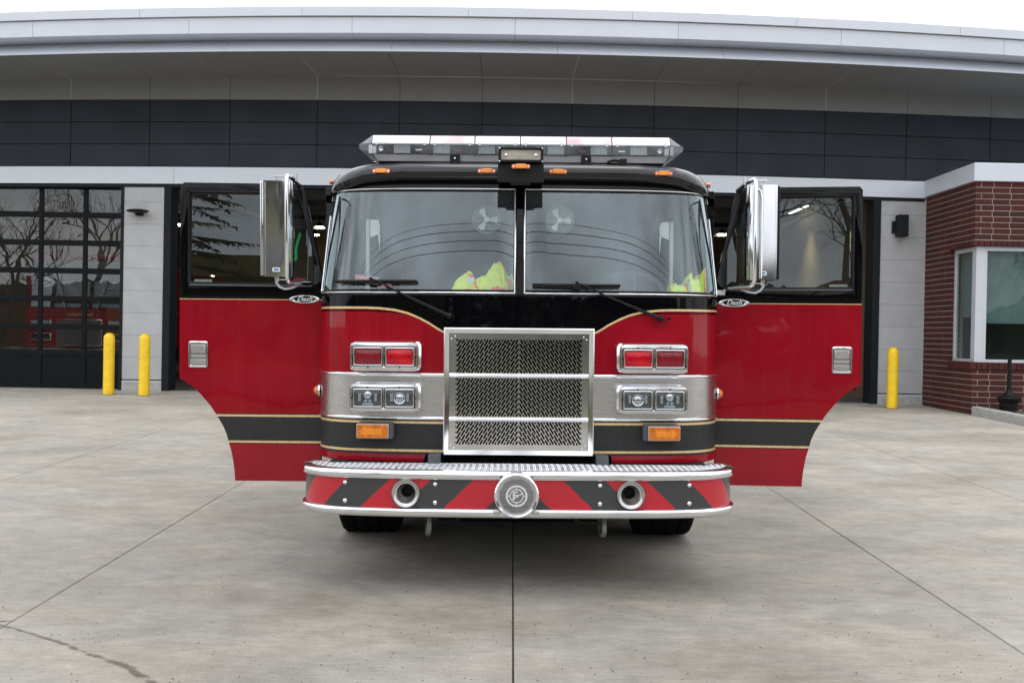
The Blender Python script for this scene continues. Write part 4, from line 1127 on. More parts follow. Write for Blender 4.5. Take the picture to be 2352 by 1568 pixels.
# turn signals
for sg in (-1, 1):
    p = surf(s_of_x(sg * .85), .93); t = tsub('turn_signal', (sg * .851, -.035, .925), (0, 0, sg * R(3)))
    m_ = MB(); m_.prism([(x - sg * .013, z + .002) for x, z in rrect(0, 0, .214, .098, .014)], .010, .10); m_.build('housing', M['grey'], t, bevel=.006)
    m_ = MB(); m_.prism(rrect(0, 0, .190, .087, .010), -.004, .012); m_.build('rim', M['cast'], t, bevel=.003)
    m_ = MB(); m_.prism(rrect(0, 0, .182, .079, .008), -.016, -.002)
    m_.build('lens', M['amber'], t, bevel=.004)
    m_ = MB()
    for k in range(17): m_.box(-.078 + k * .0097, -.0757 + k * .0097, -.0185, -.015, -.033, .033)
    m_.build('lens_ribs', M['amber'], t, smooth=0)
    m_ = MB(); q = sg
    m_.prism([(q * -.055, -.018), (q * .035, -.018), (q * .035, -.032), (q * .080, 0), (q * .035, .032), (q * .035, .018), (q * -.055, .018)], -.0178, -.015); m_.build('arrow', M['ambert'], t, smooth=0)
    # side marker on the corner
    t = tsub('side_marker', (sg * 1.222, .42 - .09, 1.140))
    m_ = MB(); m_.lathe([(.0, .0), (.042, .0), (.042, sg * .012), (.036, sg * .016)], (0, 0, 0), 'X', 24); m_.build('chrome_base', M['chrome'], t)
    m_ = MB(); m_.lathe([(.033, sg * .014), (.030, sg * .028), (.018, sg * .042), (0, sg * .045)], (0, 0, 0), 'X', 24); m_.build('lens', M['amberd'], t, smooth=70)

# ---------------------------------------------------------------- wipers
def wiper(pivot, elbow, b0, b1, zb_, sgn):
    w = tsub('wiper')
    def sp(x, z, off): return Vector(surf(s_of_x(x), z, off))
    m_ = MB(); n = 12
    rr = [[], [], []]
    for i in range(n + 1):
        x = b0 + (b1 - b0) * i / n; hgt = .010 + .006 * math.sin(math.pi * i / n)
        p = sp(x, zb_, .030); rr[0].append((p.x, p.y, zb_ - hgt)); rr[1].append((p.x, p.y - .010, zb_)); rr[2].append((p.x, p.y, zb_ + .008))
    m_.grid(rr); m_.grid([rr[2], [(p[0], p[1] + .02, p[2]) for p in rr[2]]]); m_.grid([[(p[0], p[1] + .025, p[2]) for p in rr[0]], rr[0]])
    m_.build('blade', M['plastic'], w, smooth=40)
    pe = sp(elbow[0], elbow[1], .045); pp = sp(pivot[0], pivot[1], .040)
    m_ = MB(); q1 = pe + (pp - pe) * .12 + Vector((0, 0, .010)); q2 = pe + (pp - pe) * .62
    m_.tube([pe + Vector((0, 0, .004)), q1, pe + (pp - pe) * .3, q2, pp - (pp - pe) * .06, pp], [.004, .005, .006, .008, .011, .012], 8)
    m_.box(pe.x - .022, pe.x + .022, pe.y - .005, pe.y + .02, zb_ - .018, zb_ + .006); m_.box(pe.x - .007, pe.x + .012, pe.y - .006, pe.y + .006, zb_ + .004, zb_ + .020)
    m_.build('arm', M['plastic'], w, smooth=50)
    m_ = MB(); m_.lathe([(.017, -.03), (.019, .0), (.016, .012), (.010, .018), (0, .020)], (pp.x + .012, pp.y, pp.z - .004), 'Y', 20); m_.build('pivot_cap', M['plastic'], w, smooth=50)
    m_ = MB(); pts = []
    for k in range(14):
        a = R(150 + k * 250 / 13); pts.append((pp.x + .005 + .032 * math.cos(a), pp.y + .028, pp.z - .012 + .034 * math.sin(a)))
    if sgn > 0: pts = [(pp.x - .03, pp.y + .03, pp.z), (pp.x - .03, pp.y + .02, pp.z - .035), (pp.x - .005, pp.y + .015, pp.z - .05), (pp.x + .03, pp.y + .015, pp.z - .04), (pp.x + .045, pp.y + .018, pp.z - .012), (pp.x + .06, pp.y + .03, pp.z - .004)]
    m_.tube(pts, .0022, 6); m_.build('washer_hose', M['plastic'], w)
    if sgn > 0: m_ = MB(); m_.lathe([(.008, -.02), (.008, .01), (0, .012)], (pp.x + .062, pp.y + .01, pp.z - .001), 'Y', 12); m_.build('washer_nozzle', M['plastic'], w)
wiper((-.415, 1.606), (-.872, 1.813), -1.085, -.600, 1.803, -1)
wiper((.810, 1.598), (.328, 1.795), .070, .588, 1.787, 1)

# ---------------------------------------------------------------- bumper
B = tsub('front_bumper')
BF = -.43
def bsurf(s, z, off=0.0):
    x, y, th = plan(s); return (x * 1.003 + off * math.sin(th), y + BF - off * math.cos(th), z)
bse = S90 + .14; bl = srange(-bse, bse, 130)
mb = MB()
HX, HR = .612, .058
cuts = [s_of_x(-HX - .075), s_of_x(-HX + .075), s_of_x(HX - .075), s_of_x(HX + .075)]
for a_s, b_s in ((-bse, cuts[0]), (cuts[1], cuts[2]), (cuts[3], bse)):
    q_ = srange(a_s, b_s, 50); mb.grid([[bsurf(s, .545) for s in q_], [bsurf(s, .70) for s in q_]])
for sg in (-1, 1):
    hole = [(sg * HX + HR * math.cos(2 * math.pi * k / 24), .626 + HR * math.sin(2 * math.pi * k / 24)) for k in range(24)]
    sq = []
    for k in range(24):
        cx, sx2 = math.cos(2 * math.pi * k / 24), math.sin(2 * math.pi * k / 24); f = min(.075 / max(abs(cx), 1e-6), (.074 if sx2 > 0 else .081) / max(abs(sx2), 1e-6))
        sq.append((sg * HX + cx * f, .626 + sx2 * f))
    pv = [bsurf(s_of_x(x), z) for x, z in hole + sq]
    mb.add(pv, [(k, (k + 1) % 24, 24 + (k + 1) % 24, 24 + k) for k in range(24)])
def stripe_mat():
    m = bpy.data.materials.new('red_and_charcoal_chevron_film'); m.use_nodes = True
    n, l = m.node_tree.nodes, m.node_tree.links; b = n['Principled BSDF']
    b.inputs['Roughness'].default_value = .38; b.inputs['Coat Weight'].default_value = .35
    at = n.new('ShaderNodeAttribute'); at.attribute_name = 'chev'
    f = n.new('ShaderNodeMath'); f.operation = 'FLOORED_MODULO'; f.inputs[1].default_value = 2.0; l.new(at.outputs['Fac'], f.inputs[0])
    g_ = n.new('ShaderNodeMath'); g_.operation = 'GREATER_THAN'; g_.inputs[1].default_value = 1.0; l.new(f.outputs[0], g_.inputs[0])
    mx = n.new('ShaderNodeMix'); mx.data_type = 'RGBA'; mx.inputs[6].default_value = (.46, .006, .018, 1); mx.inputs[7].default_value = (.032, .034, .036, 1)
    l.new(g_.outputs[0], mx.inputs[0]); l.new(mx.outputs[2], b.inputs['Base Color'])
    return m
fc = mb.build('chevron_face', stripe_mat(), B, smooth=60, fix=False)
at = fc.data.attributes.new('chev', 'FLOAT', 'POINT')
# boundary positions: |s| + z - 0.70 = .24 + k*.214  (measured along the film)
vals = []
for v in fc.data.vertices:
    s = abs(s_of_x(v.co.x / 1.003)) if abs(v.co.x) < 1.21 else S90 + max(0, v.co.y - BF - plan(S90)[1])
    vals.append(((s + (v.co.z - .70) * .97) - .0165) / .2125 + 20)
at.data.foreach_set('value', vals)
def rail(name, prof, mat):
    m_ = MB(); m_.grid([[bsurf(s, z, o_) for s in bl] for o_, z in prof])
    for sgi in (0, -1):
        ring = [bsurf(bl[sgi], z, o_) for o_, z in prof]; m_.add(ring, [tuple(range(len(ring)))])
    m_.build(name, mat, B, smooth=50)
rail('upper_rail', [(-.03, .752), (.004, .752), (.014, .748), (.020, .740), (.020, .712), (.014, .704), (.0, .700), (-.02, .700)], M['chrome'])
rail('lower_rail', [(-.02, .545), (.008, .545), (.018, .540), (.022, .530), (.020, .508), (.010, .497), (-.02, .493), (-.05, .498)], M['chrome'])
# step plate with raised lozenges
fr = [bsurf(s, .749, -.024) for s in bl]
m_ = MB(); back = [(p[0], max(p[1] + .001, -.085 if abs(p[0]) < 1.1 else .02), .749) for p in fr]
m_.grid([fr, back]); m_.grid([back, [(p[0], p[1], .70) for p in back]]); m_.build('step_plate', M['tread'], B, smooth=0)
m_ = MB()
for i in range(140):
    for j in range(30):
        x = -1.19 + i * .0171 + (.0 if j % 2 else .0086); y = BF - .0 + .028 + j * .0125
        th_y = bsurf(s_of_x(min(abs(x), 1.215)), 0, -.03)[1]
        yl = -.10 if abs(x) < 1.1 else .0
        if y < th_y + .008 or y > yl: continue
        a = R(38) if (i + j) % 2 else R(-38)
        Mx = Matrix.Translation((x, y, .7497)) @ Matrix.Rotation(a, 4, 'Z')
        v = [(-.0085, 0, 0), (0, -.0022, 0), (.0085, 0, 0), (0, .0022, 0), (-.004, 0, .0022), (.004, 0, .0022)]
        m_.add([Mx @ Vector(p) for p in v], [(0, 1, 5, 4), (1, 2, 5), (2, 3, 4, 5), (3, 0, 4)])
m_.build('tread_lozenges', M['chrome'], B, smooth=0, fix=False, kind='stuff')
for x in (-.946, -.452, .443, .937):
    for z in (.676, .576):
        p = bsurf(s_of_x(x), z, 0); th = plan(s_of_x(x))[2]
        m_ = MB(); m_.lathe([(.0135, 0), (.013, .004), (.009, .010), (.004, .011), (.0035, .008), (0, .008)], (0, 0, 0), 'Y', 20)
        m_.build('bolt', M['chrome'], B, loc=p, rot=(0, 0, th), smooth=50)
# pan added under the bumper to block light on the ground
mb = MB(); mb.box(-1.0, 1.0, BF + .06, -.10, .50, .54); mb.build('light_block_pan', M['darkmetal'], B, smooth=0)

# trumpet horns
for sg in (-1, 1):
    p = bsurf(s_of_x(sg * .612), .626, 0)
    h = tsub('air_horn', (p[0], p[1], .626))
    m_ = MB(); m_.lathe([(.060, -.002), (.077, .004), (.080, .012), (.076, .020), (.066, .019), (.056, .010), (.049, -.004), (.043, -.018), (.035, -.032), (.027, -.045), (.021, -.065), (.018, -.13)], (0, 0, 0), 'Y', 40); m_.build('bell', pbr('polished_bell', (.52, .51, .50), .2, metal=1.0, var=.15, vscale=14), h, smooth=60)
    m_ = MB(); m_.lathe([(.019, -.12), (0, -.12)], (0, 0, 0), 'Y', 20); m_.build('throat', M['plastic'], h)
M['emblem'] = pbr('bright_cast_emblem', (.62, .62, .62), .5, metal=.0, var=.05)
# round siren speaker in the middle
sx = -.010
sr = tsub('siren', (sx, BF - .05, .634))
mb = MB(); mb.lathe([(.110, -.12), (.116, -.06), (.1195, .0), (.1205, .05), (.1195, .062), (.113, .068), (.104, .066), (.1005, .058), (.1005, .045)], (0, 0, 0), 'Y', 56); mb.build('housing', M['chrome'], sr, smooth=40)
mb = MB(); mb.lathe([(.102, .045), (.0, .045)], (0, 0, 0), 'Y', 40); mb.build('cone', M['plastic'], sr)
hs = []; pt = .0077
for i in range(-14, 15):
    for j in range(-16, 17):
        x = i * pt + (pt / 2 if j % 2 else 0); z = j * pt * .866
        if math.hypot(x, z) < .092 and not (.050 < math.hypot(x, z) < .0605 and False): hs.append([(x + .0030 * math.cos(R(60 * k)), z + .0030 * math.sin(R(60 * k))) for k in range(6)])
plate(ellipse(0, 0, .1015, .1015, 48), hs, .0015, pbr('dull_cast_face', (.5, .5, .5), .4, metal=1.0, var=.1), 'perforated_face', sr, (0, -.058, 0))
em = sub('emblem', sr)
plate(ellipse(0, 0, .058, .058, 40), [ellipse(0, 0, .048, .048, 40)], .006, M['emblem'], 'emblem_ring', em, (0, -.062, 0))
plate(ellipse(0, 0, .038, .038, 40), [ellipse(0, 0, .033, .033, 40)], .006, M['emblem'], 'emblem_ring', em, (0, -.062, 0))
mb = MB()
for a in range(4):
    Mx = Matrix.Translation((.043 * math.cos(R(90 * a)), -.062, .043 * math.sin(R(90 * a)))) @ Matrix.Rotation(R(-90 * a), 4, 'Y'); mb.obox(Mx, .006, .002, .0026)
mb.obox(Matrix.Translation((.006, -.0625, -.001)) @ Matrix.Rotation(R(-32), 4, 'Y'), .034, .002, .0030)
mb.build('emblem_bars', M['emblem'], em, smooth=0)
text('F', .066, M['emblem'], 'emblem_letter', em, (-.008, -.062, -.001), extrude=.002, xscale=1.1, bevel=.0008)
for sg in (-1, 1):
    m_ = MB(); m_.box(min(sg * .085, sg * .125), max(sg * .085, sg * .125), -.03, .03, -.105, -.080); m_.build('bracket', M['cast'], sr, bevel=.006)

# tow hooks, chassis, wheels
for sg, x in ((-1, -.497), (1, .485)):
    m_ = MB(); m_.tube([(x, -.22, .52), (x, -.25, .44), (x, -.27, .395), (x - .004, -.255, .372), (x - .012, -.22, .368), (x - .018, -.185, .385), (x - .022, -.165, .415)], [.012, .013, .014, .014, .013, .011, .006], 12)
    tb(m_, 'tow_hook', pbr('worn_grey_hook', (.22, .22, .21), .45, metal=.7, var=.3, vscale=30), smooth=60)
mb = MB(); mb.box(-.46, -.36, -.10, 8.0, .42, .68); mb.box(.36, .46, -.10, 8.0, .42, .68); mb.box(-1.0, 1.0, 1.22, 1.42, .36, .52)
mb.cyl((-1.0, 1.32, .52), (1.0, 1.32, .52), .07, n=12); mb.box(-.35, .35, .3, 1.6, .34, .70); mb.box(-.90, .90, -.36, -.08, .50, .54); mb.box(-1.12, 1.12, -.08, .74, .50, .60); mb.box(-1.2, 1.2, 1.9, 2.7, .2, .6); mb.box(-.75, .75, .74, 2.6, .46, .62); mb.box(-1.1, 1.1, 2.0, 8, .5, .75)  # wide pans added to close the underside and block light
mb.box(-.55, .55, .02, .06, .50, .80); mb.box(-.5, .5, -.15, .02, .50, .62)
tb(mb, 'chassis', M['darkmetal'], smooth=0)
for sg in (-1, 1):
    m_ = MB(); m_.box(min(sg * .45, sg * .52), max(sg * .45, sg * .52), -.12, .0, .62, .80); tb(m_, 'bumper_bracket', M['grey'], smooth=0, bevel=.004)
def wheel(x0, x1, y, rad, name='wheel'):
    zc_ = gz(6 + y) + rad - .004
    w = tsub(name, ((x0 + x1) / 2, y, zc_)); hw = abs(x1 - x0) / 2
    m_ = MB(); n = 120
    prof = [(rad * .58, -hw * .92), (rad * .80, -hw * 1.0), (rad * .92, -hw * .98), (rad * .975, -hw * .92), (rad, -hw * .80), (rad, -hw * .5), (rad - .012, -hw * .48), (rad - .012, -hw * .42), (rad, -hw * .40),
            (rad, -hw * .03), (rad - .012, -hw * .02), (rad - .012, hw * .02), (rad, hw * .03), (rad, hw * .4), (rad - .012, hw * .42), (rad - .012, hw * .48), (rad, hw * .5), (rad, hw * .80), (rad * .975, hw * .92), (rad * .92, hw * .98), (rad * .80, hw), (rad * .58, hw * .92)]
    m_.lathe(prof, (0, 0, 0), 'X', n)
    for i, (r_, h_) in enumerate(prof):                       # tread notches
        if r_ > rad * .96:
            for k in range(n):
                if k % 4 == 0:
                    v = m_.v[i * n + k]; f = (r_ - .013) / r_; m_.v[i * n + k] = (v[0], v[1] * f, v[2] * f)
    m_.build('tyre', M['rubber'], w, smooth=25)
    m_ = MB(); m_.lathe([(rad * .6, -hw * .8), (rad * .55, -hw * .5), (rad * .3, -hw * .3), (0, -hw * .3)], (0, 0, 0), 'X', 32); m_.lathe([(rad * .6, hw * .8), (rad * .55, hw * .5), (rad * .3, hw * .3), (0, hw * .3)], (0, 0, 0), 'X', 32)
    m_.build('rim', M['alu'], w)
wheel(-1.215, -.815, 1.29, .535); wheel(.815, 1.215, 1.29, .535)
wheel(-1.22, -.62, 6.1, .53); wheel(.62, 1.22, 6.1, .53)
# body behind the cab
mb = MB(); mb.box(-1.215, 1.215, 2.75, 8.4, .78, 2.46, 0); mb.box(-1.16, 1.16, 2.6, 2.75, .75, 2.3, 1)
tb(mb, 'rear_body', [M['red'], M['tread']], smooth=0, bevel=.01)
for sg in (-1, 1):
    for k in range(4):
        m_ = MB(); y0 = 3.6 + k * 1.2
        for q in range(22): m_.box(min(sg * 1.214, sg * 1.225), max(sg * 1.214, sg * 1.225), y0, y0 + 1.1, 1.15 + q * .055, 1.2 + q * .055)
        tb(m_, 'roller_shutter', M['alu'], smooth=0)

# ---------------------------------------------------------------- doors
def door(sg):
    hx, hy = sg * 1.230, .385
    D = tsub('cab_door', (hx, hy, 0), (0, 0, R(-5.0) if sg > 0 else 0))
    X = lambda pts: [(sg * d, z) for d, z in pts]
    def pl(name, outer, holes, mat, th=.045, y=.0, bev=.003, parent=D, sm=30):
        return plate(X(outer), [X(h) for h in holes], th, mat, name, parent, (0, y + th / 2, 0), bevel=bev, smooth=sm)
    glass_o = [(.066, 1.802), (.066, 2.03), (.158, 2.352), (.815, 2.356), (.822, 2.349), (.822, 1.812), (.812, 1.802)]
    # each skin area butts against the next one
    pl('window_surround', [(0, 1.701), (0, 1.84), (.122, 2.405), (.135, 2.420), (.865, 2.424), (.885, 2.404), (.886, 1.701)], [glass_o], M['blackpaint'], bev=0.002)
    mid = [(0, 1.70), (.886, 1.70), (.886, 1.215), (.878, 1.200), (.845, 1.181), (.815, 1.162), (.785, 1.138), (.750, 1.104), (.717, 1.066), (.686, 1.028), (.660, .989), (0, .989)]
    pl('door_skin', mid, [], M['red'], bev=0.0)
    pl('charcoal_band', [(0, .988), (.6595, .988), (.634, .948), (.608, .903), (.588, .856), (.5735, .801), (0, .801)], [], M['char'], bev=0.0)
    pl('lower_skin', [(0, .800), (.5732, .800), (.560, .757), (.552, .720), (.543, .665), (.537, .615), (.534, .568), (0, .568)], [], M['red'], bev=0.0)
    for z0, z1, d0, d1 in ((1.697, 1.710, .0, .886), (.969, .982, .0, .652), (.806, .819, .0, .580)):
        m_ = MB(); a, b = sorted((sg * d0, sg * d1)); m_.box(a, b, -.0012, .002, z0, z1); m_.build('gold_stripe', M['gold'], D, smooth=0)
    m_ = MB(); gz_ = X(glass_o); m_.add([(x, .014, z) for x, z in gz_], [tuple(range(len(gz_)))]); m_.build('window_glass', M['doorglass'], D, smooth=0, fix=False)
    bead = [(x, -.001, z) for x, z in X([(.056, 1.790), (.056, 2.032), (.150, 2.364), (.822, 2.366), (.833, 2.355), (.833, 1.80), (.822, 1.790)])]
    m_ = MB(); m_.tube(bead + bead[:2], .006, 8, caps=False); m_.build('window_bead', M['plastic'], D, smooth=50)
    m_ = MB(); m_.tube([(sg * .06, -.008, 1.785), (sg * .4, -.008, 1.784), (sg * .825, -.008, 1.786)], .005, 8); m_.build('sill_trim', M['grey'], D)
    m_ = MB(); a, b = sorted((sg * .690, sg * .800)); m_.box(a, b, .0105, .0125, 1.806, 1.822); m_.build('glass_label', pbr('etched_glass_label_%d' % sg, (.16, .19, .16), .6), D, smooth=0)
    m_ = MB(); m_.box(min(sg * .02, sg * .86), max(sg * .02, sg * .86), .046, .075, 1.24, 1.70); m_.build('inner_trim', M['grey'], D, smooth=0, bevel=.01)
    # paddle handle
    H = sub('handle', D, (sg * .768, -.002, 1.355))
    plate(rrect(0, 0, .120, .165, .014), [rrect(0, 0, .092, .138, .008)], .010, M['chrome'], 'handle_frame', H, (0, 0, 0), bevel=.0025)
    m_ = MB(); m_.box(-.046, .046, .000, .004, -.069, .069); m_.build('recess', M['grey'], H, smooth=0)
    m_ = MB(); m_.box(-.045, .045, -.008, .0, .005, .062); m_.build('paddle', M['alu'], H, bevel=.004)
    m_ = MB(); m_.box(-.045, .045, -.004, .001, -.024, .000); m_.box(-.045, .045, -.006, .001, -.064, -.030); m_.build('paddle', M['alu'], H, bevel=.003)
    # oval script badge
    Bd = sub('badge', D, (sg * .108, -.004, 1.703))
    plate(ellipse(0, 0, .094, .0245, 40), [ellipse(0, 0, .066, .0205, 40)], .006, M['chrome'], 'badge_rim', Bd, (0, 0, 0), bevel=.001)
    plate(ellipse(0, 0, .0665, .021, 40), [], .003, M['plastic'], 'badge_field', Bd, (0, .001, 0))
    text('Dash', .040, M['white'], 'badge_script', Bd, (0, -.003, .0005), shear=.38, extrude=.0015, xscale=1.15, bevel=.0008)
    # hinges
    for z in (1.0, 1.45):
        m_ = MB(); m_.cyl((0, .03, z - .05), (0, .03, z + .05), .012, n=12); m_.build('hinge', M['blackpaint'], D)
    return D
for sg in (-1, 1): door(sg)

# ---------------------------------------------------------------- mirrors
def mirror(sg):
    Mi = tsub('side_mirror', (sg * 1.455, .16, 2.117), (R(4.5) if sg < 0 else R(0.6), 0, sg * R(4) if sg > 0 else R(4)))
    hh = .285; w = .088
    m_ = MB(); sec = []
    for k in range(9): a = R(180 + 0 + k * 11.25); sec.append((sg * (-.02 + -(w - .0) * math.cos(a) * -1 * 0), 0))
    # cross-section in plan: flat bright face, rolled inner edge, black back edge outside
    sec = [(-.084, .0), (-.083, -.040), (-.079, -.0455), (.000, -.046), (.042, -.0455), (.052, -.043), (.060, -.034), (.078, -.022), (.088, .0), (.090, .03), (.088, .05), (-.084, .05)]
    sec = [(-sg * x, y) for x, y in sec]
    n = len(sec)
    rws = []
    for z, k in ((-hh, .96), (-hh + .006, 1.0), (hh - .006, 1.0), (hh, .96)): rws.append([(x * k, y, z) for x, y in sec + sec[:1]])
    m_.grid(rws); m_.add([(x * .96, y, hh) for x, y in sec], [tuple(range(n))]); m_.add([(x * .96, y, -hh) for x, y in sec], [tuple(range(n))])
    m_.build('housing', M['chrome2'], Mi, smooth=35)
    m_ = MB(); q = sg * .084; m_.box(min(q, q + sg * .016), max(q, q + sg * .016), -.034, .055, -hh + .004, hh - .004); m_.build('outer_edge', M['plastic'] if sg > 0 else M['chrome'], Mi, bevel=.005)
    for x in (-.070,):
        m_ = MB(); m_.tube([(-sg * x, -.047, -hh + .01), (-sg * x, -.047, hh - .01)], .0035, 6); m_.build('rib', M['chrome'], Mi)
    m_ = MB(); m_.box(-.078, .078, .05, .053, -hh + .02, hh - .02); m_.build('mirror_glass', M['chrome'], Mi, smooth=0)
    pl_ = sg * .030 if sg < 0 else .02
    plate([(x - .005, z) for x, z in rrect(0, -hh + .042, .046, .026, .008)], [], .002, M['paper'], 'maker_plate', Mi, (-sg * -.0 , -.048, 0))
    m_ = MB(); m_.box(-.018, .010, -.0505, -.0495, -hh + .036, -hh + .049); m_.build('plate_print', pbr('blue_print_%d' % sg, (.12, .25, .42), .5), Mi, smooth=0)
    # bracket tube loop
    bx_ = -sg * .062
    m_ = MB(); m_.tube([(bx_ - sg * .03, .21, hh - .005), (bx_ - sg * .01, .08, hh + .024), (bx_, -.04, hh + .032), (bx_ + 0, -.066, hh + .015), (bx_, -.070, hh - .03), (bx_, -.070, 0), (bx_, -.070, -hh + .0), (bx_ - sg * .006, -.060, -hh - .03), (bx_ - sg * .03, -.02, -hh - .045), (bx_ - sg * .09, .12, -hh - .045), (bx_ - sg * .11, .21, -hh - .045)], .0115, 12)
    m_.build('bracket_tube', M['chrome'], Mi, smooth=60)
    if sg > 0:
        m_ = MB(); m_.tube([(-.02, -.055, -hh + .01), (-.02, -.055, .2), (-.028, -.055, .245), (-.055, -.055, .262)], .0075, 10); m_.build('reflected_rib', M['chrome'], Mi, smooth=60)
    m_ = MB(); m_.box(min(bx_, 0) - .03, max(bx_, 0) + .03, -.02, .0, hh + .022, hh + .032)
    m_.build('top_bracket', M['cast'], Mi, bevel=.002)
    for x in (bx_ - sg * .05, sg * .01): m_ = MB(); m_.cyl((x, -.01, hh - .0), (x, -.01, hh + .045), .006, n=10); m_.build('bolt', M['cast'], Mi)
    m_ = MB(); m_.box(min(bx_, 0) - .01, max(bx_, 0) + .0, -.02, .0, -hh - .022, -hh - .014); m_.build('bottom_bracket', M['cast'], Mi, bevel=.002)
    m_ = MB(); m_.cyl((0, -.01, -hh - .03), (0, -.01, -hh), .007, n=10); m_.build('bolt', M['cast'], Mi)
    m_ = MB(); m_.box(bx_ - sg * .13 - .03, bx_ - sg * .13 + .03, .20, .225, -hh - .085, -hh - .055)
    m_.build('pivot_bracket', M['cast'], Mi, bevel=.003)
    m_ = MB(); cx_ = sg * .012
    m_.cyl((cx_, 0, -hh - .012), (cx_, 0, -hh + .002), .013, n=12)
    m_.tube([(cx_, 0, -hh), (cx_ + sg * .0, -.005, -hh - .035), (cx_ - sg * .02, -.01, -hh - .062), (cx_ - sg * .05, -.01, -hh - .075), (cx_ - sg * .09, .0, -hh - .070), (cx_ - sg * .125, .04, -hh - .052)], .0075, 10)
    m_.build('cable', M['greytape'], Mi, smooth=60)
M['chrome2'] = pbr('smeared_chrome_housing', (0.58, 0.59, 0.61), 0.07, metal=1.0, var=0.10, vscale=5, rvar=0.05, bump=0.012, bscale=9, stretch=(1, 1, .35))
for sg in (-1, 1): mirror(sg)

# ---------------------------------------------------------------- inside the cab
mb = MB()
ds = srange(-S90 * .97, S90 * .97, 60)
mb.grid([[surf(s, 1.70, -.03) for s in ds], [(x, .52 + .0 * y, 1.735) for x, y, z in [surf(s, 1.70, -.03) for s in ds]], [(x * .98, .58, 1.60) for x, y, z in [surf(s, 1.70, -.03) for s in ds]], [(x * .98, .56, .9) for x, y, z in [surf(s, 1.70, -.03) for s in ds]]])
tb(mb, 'dashboard', M['cabin'], smooth=40)
for sx_ in (-.72, .72):
    st = tsub('seat', (sx_, 1.15, .95))
    m_ = MB(); m_.prism(rrect(0, .42, .48, .72, .09), .18, .30); m_.build('backrest', M['grey'], st, bevel=.03)
    m_ = MB(); m_.prism(rrect(0, .90, .26, .20, .06), .20, .29); m_.build('headrest', M['grey'], st, bevel=.02)
    m_ = MB(); m_.box(-.25, .25, -.25, .25, -.02, .10); m_.build('cushion', M['grey'], st, bevel=.03)
sw = tsub('steering_wheel', (.72, .72, 1.70), (R(-62), 0, 0))
mb = MB(); mb.tube([(.235 * math.cos(R(a)), 0, .235 * math.sin(R(a))) for a in range(0, 365, 12)], .015, 10, caps=False); mb.build('rim', M['grey'], sw, rot=None)
sw.rotation_euler = (R(32), 0, 0)
mb = MB(); mb.cyl((0, .0, 0), (0, .05, 0), .07, n=20)
for a in (20, 160, 270): mb.tube([(0, .02, 0), (.23 * math.cos(R(a)), 0, .23 * math.sin(R(a)))], .012, 8)
mb.build('spokes', M['plastic'], sw)
mb = MB(); mb.box(-.42, .42, .62, 1.9, .7, 1.42); tb(mb, 'engine_cover', M['cabin'], smooth=0, bevel=.05)
mb = MB(); mb.box(-.16, .02, .85, 1.0, 1.60, 1.74); mb.box(-.10, .20, 1.1, 1.16, 1.68, 1.80); mb.box(-.44, -.30, .9, 1.1, 1.42, 1.62)
tb(mb, 'radio_console', pbr('red_equipment_case', (.30, .02, .02), .5), smooth=0, bevel=.01)
WH = pbr('white_fan_plastic', (.9, .92, .92), .5)
# dash fans: wire guard, three blades
for x, z in ((-.205, 2.202), (.245, 2.202)):
    F = tsub('dash_fan', (x, .30, z))
    m_ = MB()
    for r_ in [.012 + k * .0083 for k in range(10)]:
        m_.lathe([(r_ - .0009, 0), (r_, .0016), (r_ + .0009, 0)], (0, -.012 + .10 * (r_ ** 2) / .09, 0), 'Y', 36)
    for a in range(0, 360, 45): m_.tube([(.01 * math.cos(R(a)), -.014, .01 * math.sin(R(a))), (.087 * math.cos(R(a + 20)), -.003, .087 * math.sin(R(a + 20)))], .0008, 4)
    m_.build('guard', WH, F)
    m_ = MB()
    for a in (100, 220, 340):
        ca, sa = math.cos(R(a)), math.sin(R(a)); cb, sb = math.cos(R(a + 38)), math.sin(R(a + 38))
        m_.add([(.014 * ca, .01, .014 * sa), (.070 * ca, .004, .070 * sa), (.074 * math.cos(R(a + 20)), .01, .074 * math.sin(R(a + 20))), (.066 * cb, .02, .066 * sb), (.014 * cb, .014, .014 * sb)], [(0, 1, 2, 3, 4)])
    m_.cyl((0, -.002, 0), (0, .05, 0), .016, n=14); m_.build('blades', WH, F, smooth=0)
    m_ = MB(); m_.tube([(0, .04, 0), (0, .05, .10), (0, .05, .22)], .006, 8); m_.build('stem', M['plastic'], F)
# pale upright strips added just behind the outer glass
for sg in (-1, 1):
    g = tsub('pale_upright')
    x = sg * .93
    m_ = MB(); m_.box(min(x, x + sg * .022), max(x, x + sg * .022), .34, .37, 1.76, 2.20); m_.build('post', pbr('pale_post_%d' % sg, (.42, .46, .45), .5), g, bevel=.004)
    m_ = MB(); m_.prism([(x - sg * .004, 2.20), (x - sg * .055, 2.195), (x - sg * .064, 2.16), (x - sg * .060, 2.11), (x - sg * .004, 2.09)], .345, .36)
    m_.prism([(x - sg * .052, 2.11), (x - sg * .064, 2.11), (x - sg * .062, 2.0)], .345, .36); m_.build('upright_tab', M['white'], g, smooth=0)
# folded papers on the dash (left), clip light
mb = MB(); mb.prism([(-1.02, 1.79), (-.88, 1.785), (-.88, 1.83), (-1.02, 1.845)], .26, .262); mb.prism([(-.86, 1.77), (-.80, 1.77), (-.80, 1.812), (-.86, 1.812)], .27, .272)
o = mb.build('pink_folders', M['pink'], None, smooth=0, loc=(.055, 6.0, 0)); tag(o, 'pink folders stood against the glass at the left end of the dashboard', 'folders')
